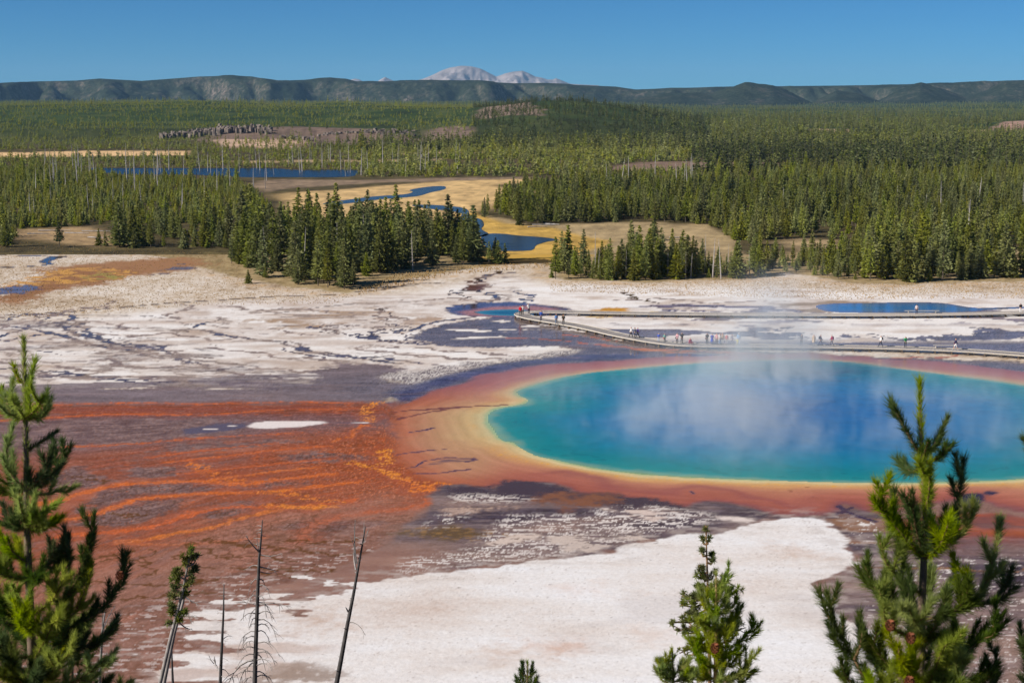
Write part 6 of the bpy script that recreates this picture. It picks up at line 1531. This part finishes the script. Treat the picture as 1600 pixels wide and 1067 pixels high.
p.whorl(824, 1078, 4, .16, 40, .2, sub=2)

# ---- sparse tufted trees
def tufts_at(centres, r, n, L, w):
    V = []
    for c in centres:
        c = np.array(c); d = RS.normal(0, 1, (n, 3)); d[:, 2] += 0.5; d /= np.linalg.norm(d, axis=1)[:, None]
        b = c + d * r * 0.15; sd = np.cross(d, RS.normal(0, 1, d.shape)); sd /= np.linalg.norm(sd, axis=1)[:, None]
        V.append(np.stack([b + sd * w, b - sd * w, b + d * (L * RS.uniform(.6, 1.1, n))[:, None]], 1).reshape(-1, 3))
    return np.concatenate(V)
def sparse_tree(label, D, trunk_px, radii, limbs, mat=TWIG, tuft=0.16, w=0.012, n=42, leafmat=None):
    e = empty('pine_tree'); tag(e, label, 'tree')
    pts = [Vector(at_depth(u, v, D)) for u, v in trunk_px]; f = pts[-1]; dv = (pts[-1] - pts[-2])
    z = float(hill_z(f.x, f.y)) - .3; k = (f.z - z) / max(1e-3, -dv.z); pts.append(f + dv * k); off = Vector(pts[-1]); e.location = off
    mb = MB(); mb.tube([q - off for q in pts], list(radii) + [radii[-1] * 1.3], 6); mb.build('trunk', mat, e, True)
    for (u0, v0), (u1, v1), dd, m in limbs:
        a = Vector(at_depth(u0, v0, D)) - off; b = Vector(at_depth(u1, v1, D + dd)) - off; mid = (a + b) / 2 + Vector((0, 0, -0.06))
        L = (b - a).length; mb = MB(); mb.tube([a, mid, b], [.022, .016, .008], 4); cs = []
        for q in range(m):
            t = 0.35 + 0.65 * (q + RS.rand()) / m; c = a.lerp(b, min(t, 1)) + Vector(RS.normal(0, .10 * min(1.3, L), 3)); mb.tube([a.lerp(b, min(t, 1) * .9), c], [.010, .006], 3, False); cs.append(c)
        br = mb.build('branch', mat, e); o = link('needles', (lambda V: np_mesh('needles', V, np.arange(len(V)).reshape(-1, 3)))(tufts_at(cs, tuft, n, tuft, w)), leafmat or NEED_D, br); o['kind'] = 'stuff'
    return e
OLD = foliage_material('tufted_needles', (0.13, 0.15, 0.03), (0.42, 0.44, 0.08), 0.0, 0.35, False, 3.0)
lim = [((1103,835),(1104,822),0,3),((1104,850),(1096,838),.1,3),((1104,850),(1108,838),0,3),((1104,868),(1094,858),0,4),((1104,872),(1117,864),.1,5),((1104,878),(1118,872),0,3),((1105,895),(1092,882),0,5),((1105,900),(1086,896),0,5),((1105,905),(1098,900),0,5),((1106,915),(1090,915),0,6),((1106,905),(1118,893),.2,4),
       ((1107,930),(1078,932),0,9),((1107,935),(1066,930),.2,9),((1106,940),(1064,945),0,9),((1108,950),(1070,958),0,10),((1108,960),(1052,972),0,10),((1108,965),(1058,985),.2,10),((1108,975),(1066,990),0,9),((1108,990),(1062,1020),0,9),((1108,1000),(1075,1025),.2,9),((1108,960),(1085,965),-.3,8),((1107,925),(1132,900),.3,9),((1107,930),(1140,906),.5,8),
       ((1108,990),(1165,980),.6,8),((1108,1000),(1160,968),.6,8),((1108,985),(1150,960),.5,6),((1108,1040),(1070,1060),0,6),((1108,1040),(1090,1066),.2,6)]
sparse_tree('sparse tufted pine with a thin bare top behind the small bright pine', 21.0, [(1103,820),(1104,860),(1106,920),(1108,1000),(1109,1067)], [.006,.012,.018,.024,.03], lim, tuft=.075, w=.008, n=34, leafmat=OLD)
lim = [((294,880),(300,857),0,5),((294,885),(310,868),.1,7),((292,890),(286,870),0,6),((291,900),(308,885),.1,9),((289,905),(272,888),0,8),((287,915),(270,900),.1,8),((286,920),(300,905),0,9),((285,925),(268,915),0,8),((283,935),(266,928),0,5),((283,935),(294,925),.1,5),((279,952),(264,945),0,6),((276,960),(262,955),0,5),((276,965),(290,955),0,6),((273,975),(260,972),0,3),((277,968),(283,970),0,4)]
sparse_tree('leaning tufted pine whose pale trunk runs down to the bottom edge', 30.0, [(296,866),(291,895),(284,930),(268,990),(250,1067)], [.012,.022,.032,.042,.048], lim, mat=SNAGL, tuft=.12, w=.012, n=34, leafmat=OLD)
# bushy sapling seen through the left pine and thin stems beside it
lim = [((112,1000),(u, v), 0, 8) for u, v in ((120,968),(130,985),(96,985),(90,1005),(100,1020),(118,1015),(128,1000),(145,965))]
sparse_tree('yellow green bush behind the lower branches of the left pine', 18.0, [(112,985),(112,1020),(112,1067)], [.01,.02,.03], lim, tuft=.13, w=.009, n=90, leafmat=NEED)

# ---- dead snags
def snag(label, D, trunk_px, radii, twigs, mat=SNAG, curve=0.5, foot=True, tmat=None, extra=None):
    e = empty('dead_tree'); tag(e, label, 'dead tree'); r = random.Random(len(twigs) + int(D * 7))
    pts = [Vector(at_depth(u, v, D)) for u, v in trunk_px]; f = pts[-1]; dv = (pts[-1] - pts[-2]); z = float(hill_z(f.x, f.y)) - .3
    k = (f.z - z) / max(1e-3, -dv.z); pts.append(f + dv * k); off = Vector(pts[-1]); e.location = off
    mb = MB(); loc = [q - off for q in pts]; mb.tube(loc, list(radii) + [radii[-1] * 1.25], 7); mb.build('trunk', mat, e, True)
    for (u0, v0), (u1, v1), (u2, v2), rr, fork in twigs:
        dd = r.uniform(-.4, .4); a = Vector(at_depth(u0, v0, D)) - off; b = Vector(at_depth(u1, v1, D + dd * .6)) - off; c = Vector(at_depth(u2, v2, D + dd)) - off
        q = [a.lerp(b, t).lerp(b.lerp(c, t), t) for t in (0, .25, .5, .75, 1)]
        mb = MB(); mb.tube(q, [rr, rr * .8, rr * .62, rr * .45, rr * .25], 4)
        for j in range(fork):
            t = r.uniform(.3, .95); i = min(3, int(t * 4)); s0 = q[i].lerp(q[i + 1], t * 4 - i); d = (q[i + 1] - q[i]).normalized(); v_ = Vector((r.gauss(0, 1), r.gauss(0, 1), r.gauss(0, 1)))
            L = (c - a).length * r.uniform(.12, .35); d2 = (d + v_ * .55).normalized(); mb.tube([s0, s0 + d2 * L * .5, s0 + d2 * L + Vector((0, 0, -L * .25))], [rr * .45, rr * .3, rr * .15], 3, False)
        mb.build('branch', tmat or SNAGL, e)
r = random.Random(3); tw = []
def tx(v): return 409 + (v - 815) * (398 - 409) / 252.0
for v in range(822, 860, 5): tw.append(((tx(v), v), (tx(v) + r.uniform(-8, 8), v - 2), (tx(v) + r.choice((-1, 1)) * r.uniform(6, 13), v + r.uniform(-6, 3)), .012, 2))
tw += [((405,862),(392,850),(384,836),.022,4),((404,862),(402,846),(401,836),.012,2),((406,866),(425,872),(440,864),.016,5),((404,884),(392,880),(386,890),.014,5),((405,885),(420,888),(436,893),.018,3),((404,892),(420,898),(430,893),.014,3)]
for v in range(905, 1066, 9):
    for s in (-1, 1):
        if r.random() < .9:
            L = r.uniform(16, 44) * (.55 + (v - 890) / 230); tw.append(((tx(v), v), (tx(v) + s * L * .55, v - r.uniform(2, 14)), (tx(v) + s * L * .8, v + r.uniform(6, 34)), .017, 4))
tw += [((404,945),(380,938),(366,941),.018,2),((404,945),(425,937),(452,948),.018,4),((400,1030),(372,1030),(357,1067),.034,5),((400,1032),(380,1040),(372,1072),.022,5),((401,1020),(424,1010),(430,1040),.018,4)]
snag('tall dark snag with many drooping twigs, left of centre', 34.0, [(410,812),(408,840),(405,870),(403,920),(400,1000),(398,1067)], [.010,.022,.032,.042,.052,.06], tw)
tw = [((350,960),(344,957),(338,954),.012,1),((347,1000),(356,990),(362,994),.012,2),((344,1048),(334,1040),(335,1025),.03,4),((334,1036),(328,1030),(326,1022),.014,3),((345,1046),(352,1042),(358,1055),.015,3)]
for v in range(930, 1060, 14): tw.append(((349 - (v - 920) * .04, v), (349 + r.uniform(-6, 6), v), (349 + r.choice((-1, 1)) * r.uniform(5, 12), v + r.uniform(-4, 6)), .008, 2))
snag('short slim grey snag beside the tall dark one', 33.0, [(350,912),(349,960),(347,1000),(344,1067)], [.010,.025,.032,.042], tw)
tw = [((557,880),(552,850),(555,812),.03,1),((555,860),(550,840),(548,838),.012,1),((556,890),(551,870),(554,850),.022,2),((566,850),(570,845),(577,824),.018,1),((569,838),(568,828),(569,812),.014,0),((543,972),(560,968),(571,992),.016,3),((548,935),(551,932),(552,935),.02,0),((544,955),(541,950),(540,948),.025,0)]
for v in range(850, 1060, 22): tw.append(((562 - (v - 860) * .19, v), (564 - (v - 860) * .19, v), (565 - (v - 860) * .19 + r.choice((-5, 3)), v - 1), .016, 0))
snag('bare forked snag leaning right over the white sheet', 32.0, [(571,822),(566,852),(560,885),(552,930),(543,975),(533,1030),(526,1067)], [.010,.020,.028,.037,.045,.052,.058], tw)
snag('second pale trunk leaning beside the tufted pine', 30.6, [(291,905),(286,940),(272,990),(256,1067)], [.015,.03,.038,.045], [((283,950),(296,960),(300,975),.02,3),((286,930),(300,940),(312,945),.02,6),((281,960),(300,962),(306,965),.02,6),((278,970),(292,985),(300,982),.02,5)], mat=SNAGL)
snag('thin short snag between the leaning trunks and the small snag', 31.0, [(268,1005),(269,1040),(270,1067)], [.015,.022,.03], [((268,1020),(266,1016),(265,1014),.01,0)])
for k, (u, v) in enumerate(((107,885),(78,985),(64,960),(113,930))):
    snag(['pale thin dead stem behind the left pine, above its big right branch', 'dead stem left of the yellow green bush', 'dead stem close by the trunk of the left pine', 'dead stem rising out of the yellow green bush'][k], 24.0 + k, [(u, v), (u + 1, v + 60), (u, 1067)], [.010, .018, .025], [((u, v + 20), (u + 3, v + 16), (u + 5, v + 8), .01, 1)], mat=SNAGL)
tw = [((160,985),(170,960),(180,945),.015,6),((158,990),(172,975),(190,960),.015,7),((160,980),(160,960),(162,940),.012,4)]
snag('twiggy grey dead sapling right of the left pine', 26.0, [(164,955),(160,985),(155,1067)], [.012,.02,.03], tw, mat=SNAGL)
# ------------------------------------------------------------------ steam over the spring
def steam_obj():
    cx0, cy0 = [float(q) for q in ground_xy(1262, 648)]
    pxx, pyy = [float(q) for q in ground_xy(1195, 585)]
    me = bpy.data.meshes.new('steam'); me.from_pydata([(0, 0, 0)], [], []); o = bpy.data.objects.new('steam', me); C.objects.link(o); tag(o, 'white steam drifting over the hot spring and rising in a column', kind='stuff')
    ng = bpy.data.node_groups.new('steam_density', 'GeometryNodeTree')
    ng.interface.new_socket('Geometry', in_out='INPUT', socket_type='NodeSocketGeometry'); ng.interface.new_socket('Geometry', in_out='OUTPUT', socket_type='NodeSocketGeometry')
    go = ng.nodes.new('NodeGroupOutput'); vc = ng.nodes.new('GeometryNodeVolumeCube')
    vc.inputs['Min'].default_value = (cx0 - 60, cy0 - 44, 0.05); vc.inputs['Max'].default_value = (cx0 + 50, cy0 + 46, 17)
    vc.inputs['Resolution X'].default_value = 220; vc.inputs['Resolution Y'].default_value = 150; vc.inputs['Resolution Z'].default_value = 44
    M = lambda op, a, b=None, cl=False: math_node(ng, op, a, b, cl)
    pos = ng.nodes.new('GeometryNodeInputPosition'); sp = ng.nodes.new('ShaderNodeSeparateXYZ'); ng.links.new(pos.outputs[0], sp.inputs[0]); x, y, z = sp.outputs
    def nz(sx, sy, sz, detail, off=0.0, dist=0.0):
        cx = ng.nodes.new('ShaderNodeCombineXYZ')
        for i, (q, s_) in enumerate(((x, sx), (y, sy), (z, sz))): ng.links.new(M('ADD', M('MULTIPLY', q, s_), off), cx.inputs[i])
        n = ng.nodes.new('ShaderNodeTexNoise'); n.inputs['Scale'].default_value = 1.0; n.inputs['Detail'].default_value = detail; n.inputs['Roughness'].default_value = 0.58; n.inputs['Distortion'].default_value = dist
        ng.links.new(cx.outputs[0], n.inputs['Vector']); return n.outputs[0]
    def blob(cx_, cy_, rx, ry):
        a = M('POWER', M('ABSOLUTE', M('DIVIDE', M('SUBTRACT', x, cx_), rx)), 2.0); b = M('POWER', M('ABSOLUTE', M('DIVIDE', M('SUBTRACT', y, cy_), ry)), 2.0)
        return M('EXPONENT', M('MULTIPLY', M('ADD', a, b), -1.0))
    big = nz(.055, .05, .04, 2, 3.1); wis = nz(.26, .17, .10, 8, 7.7, 1.6)
    pool = M('MULTIPLY', M('SUBTRACT', blob(cx0 - 2, cy0, 34, 27), 0.22, True), 1.4, True)
    low = M('EXPONENT', M('MULTIPLY', z, -0.42))
    d1 = M('MULTIPLY', M('SUBTRACT', M('ADD', wis, M('MULTIPLY', big, 0.9)), 0.93, True), 5.6)
    sheet = M('MULTIPLY', M('MULTIPLY', d1, pool), low)
    # denser patch and the column
    px1, py1 = [float(q) for q in ground_xy(1150, 662)]
    patch = M('MULTIPLY', M('MULTIPLY', blob(px1, py1, 6.5, 12), M('EXPONENT', M('MULTIPLY', z, -0.25))), M('SUBTRACT', wis, 0.45, True))
    lean = M('SUBTRACT', x, M('MULTIPLY', z, 0.10))
    a = M('POWER', M('ABSOLUTE', M('DIVIDE', M('SUBTRACT', lean, pxx), M('SUBTRACT', 7.5, M('MULTIPLY', z, 0.2)))), 2.0); b = M('POWER', M('ABSOLUTE', M('DIVIDE', M('SUBTRACT', y, pyy), 7.0)), 2.0)
    col = M('MULTIPLY', M('EXPONENT', M('MULTIPLY', M('ADD', a, b), -1.0)), M('MULTIPLY', M('SUBTRACT', 17.0, z, True), M('EXPONENT', M('MULTIPLY', z, -0.16))))
    col = M('MULTIPLY', col, M('SUBTRACT', wis, 0.40, True))
    top = M('MULTIPLY', M('SUBTRACT', 16.5, z), 0.25, True)
    tot = M('ADD', M('ADD', M('MULTIPLY', sheet, 1.0), M('MULTIPLY', patch, 0.85)), M('MULTIPLY', col, 11.0)); tot = M('MULTIPLY', M('MULTIPLY', tot, top), 1.0)
    ng.links.new(tot, vc.inputs['Density'])
    m = bpy.data.materials.new('steam'); m.use_nodes = True; nt = m.node_tree; nt.nodes.clear(); out = nt.nodes.new('ShaderNodeOutputMaterial'); pv = nt.nodes.new('ShaderNodeVolumePrincipled')
    pv.inputs['Color'].default_value = (0.96, 0.99, 1, 1); pv.inputs['Density'].default_value = 0.17; pv.inputs['Anisotropy'].default_value = 0.1
    nt.links.new(pv.outputs[0], out.inputs['Volume'])
    smn = ng.nodes.new('GeometryNodeSetMaterial'); smn.inputs['Material'].default_value = m
    ng.links.new(vc.outputs[0], smn.inputs[0]); ng.links.new(smn.outputs[0], go.inputs[0])
    md = o.modifiers.new('density', 'NODES'); md.node_group = ng; me.materials.append(m)
    return o
steam_obj()

# ------------------------------------------------------------------ haze of the whole valley
mb = MB(); mb.box((0, 10300, 236), (33000, 27200, 480)); o = mb.build('haze', None)
m = bpy.data.materials.new('haze'); m.use_nodes = True; nt = m.node_tree; nt.nodes.clear(); out = nt.nodes.new('ShaderNodeOutputMaterial'); pv = nt.nodes.new('ShaderNodeVolumePrincipled')
pv.inputs['Color'].default_value = (0.36, 0.66, 1.0, 1); pv.inputs['Density'].default_value = 2.6e-5
nt.links.new(pv.outputs[0], out.inputs['Volume']); o.data.materials.append(m); tag(o, 'thin blue haze filling the valley', kind='stuff')
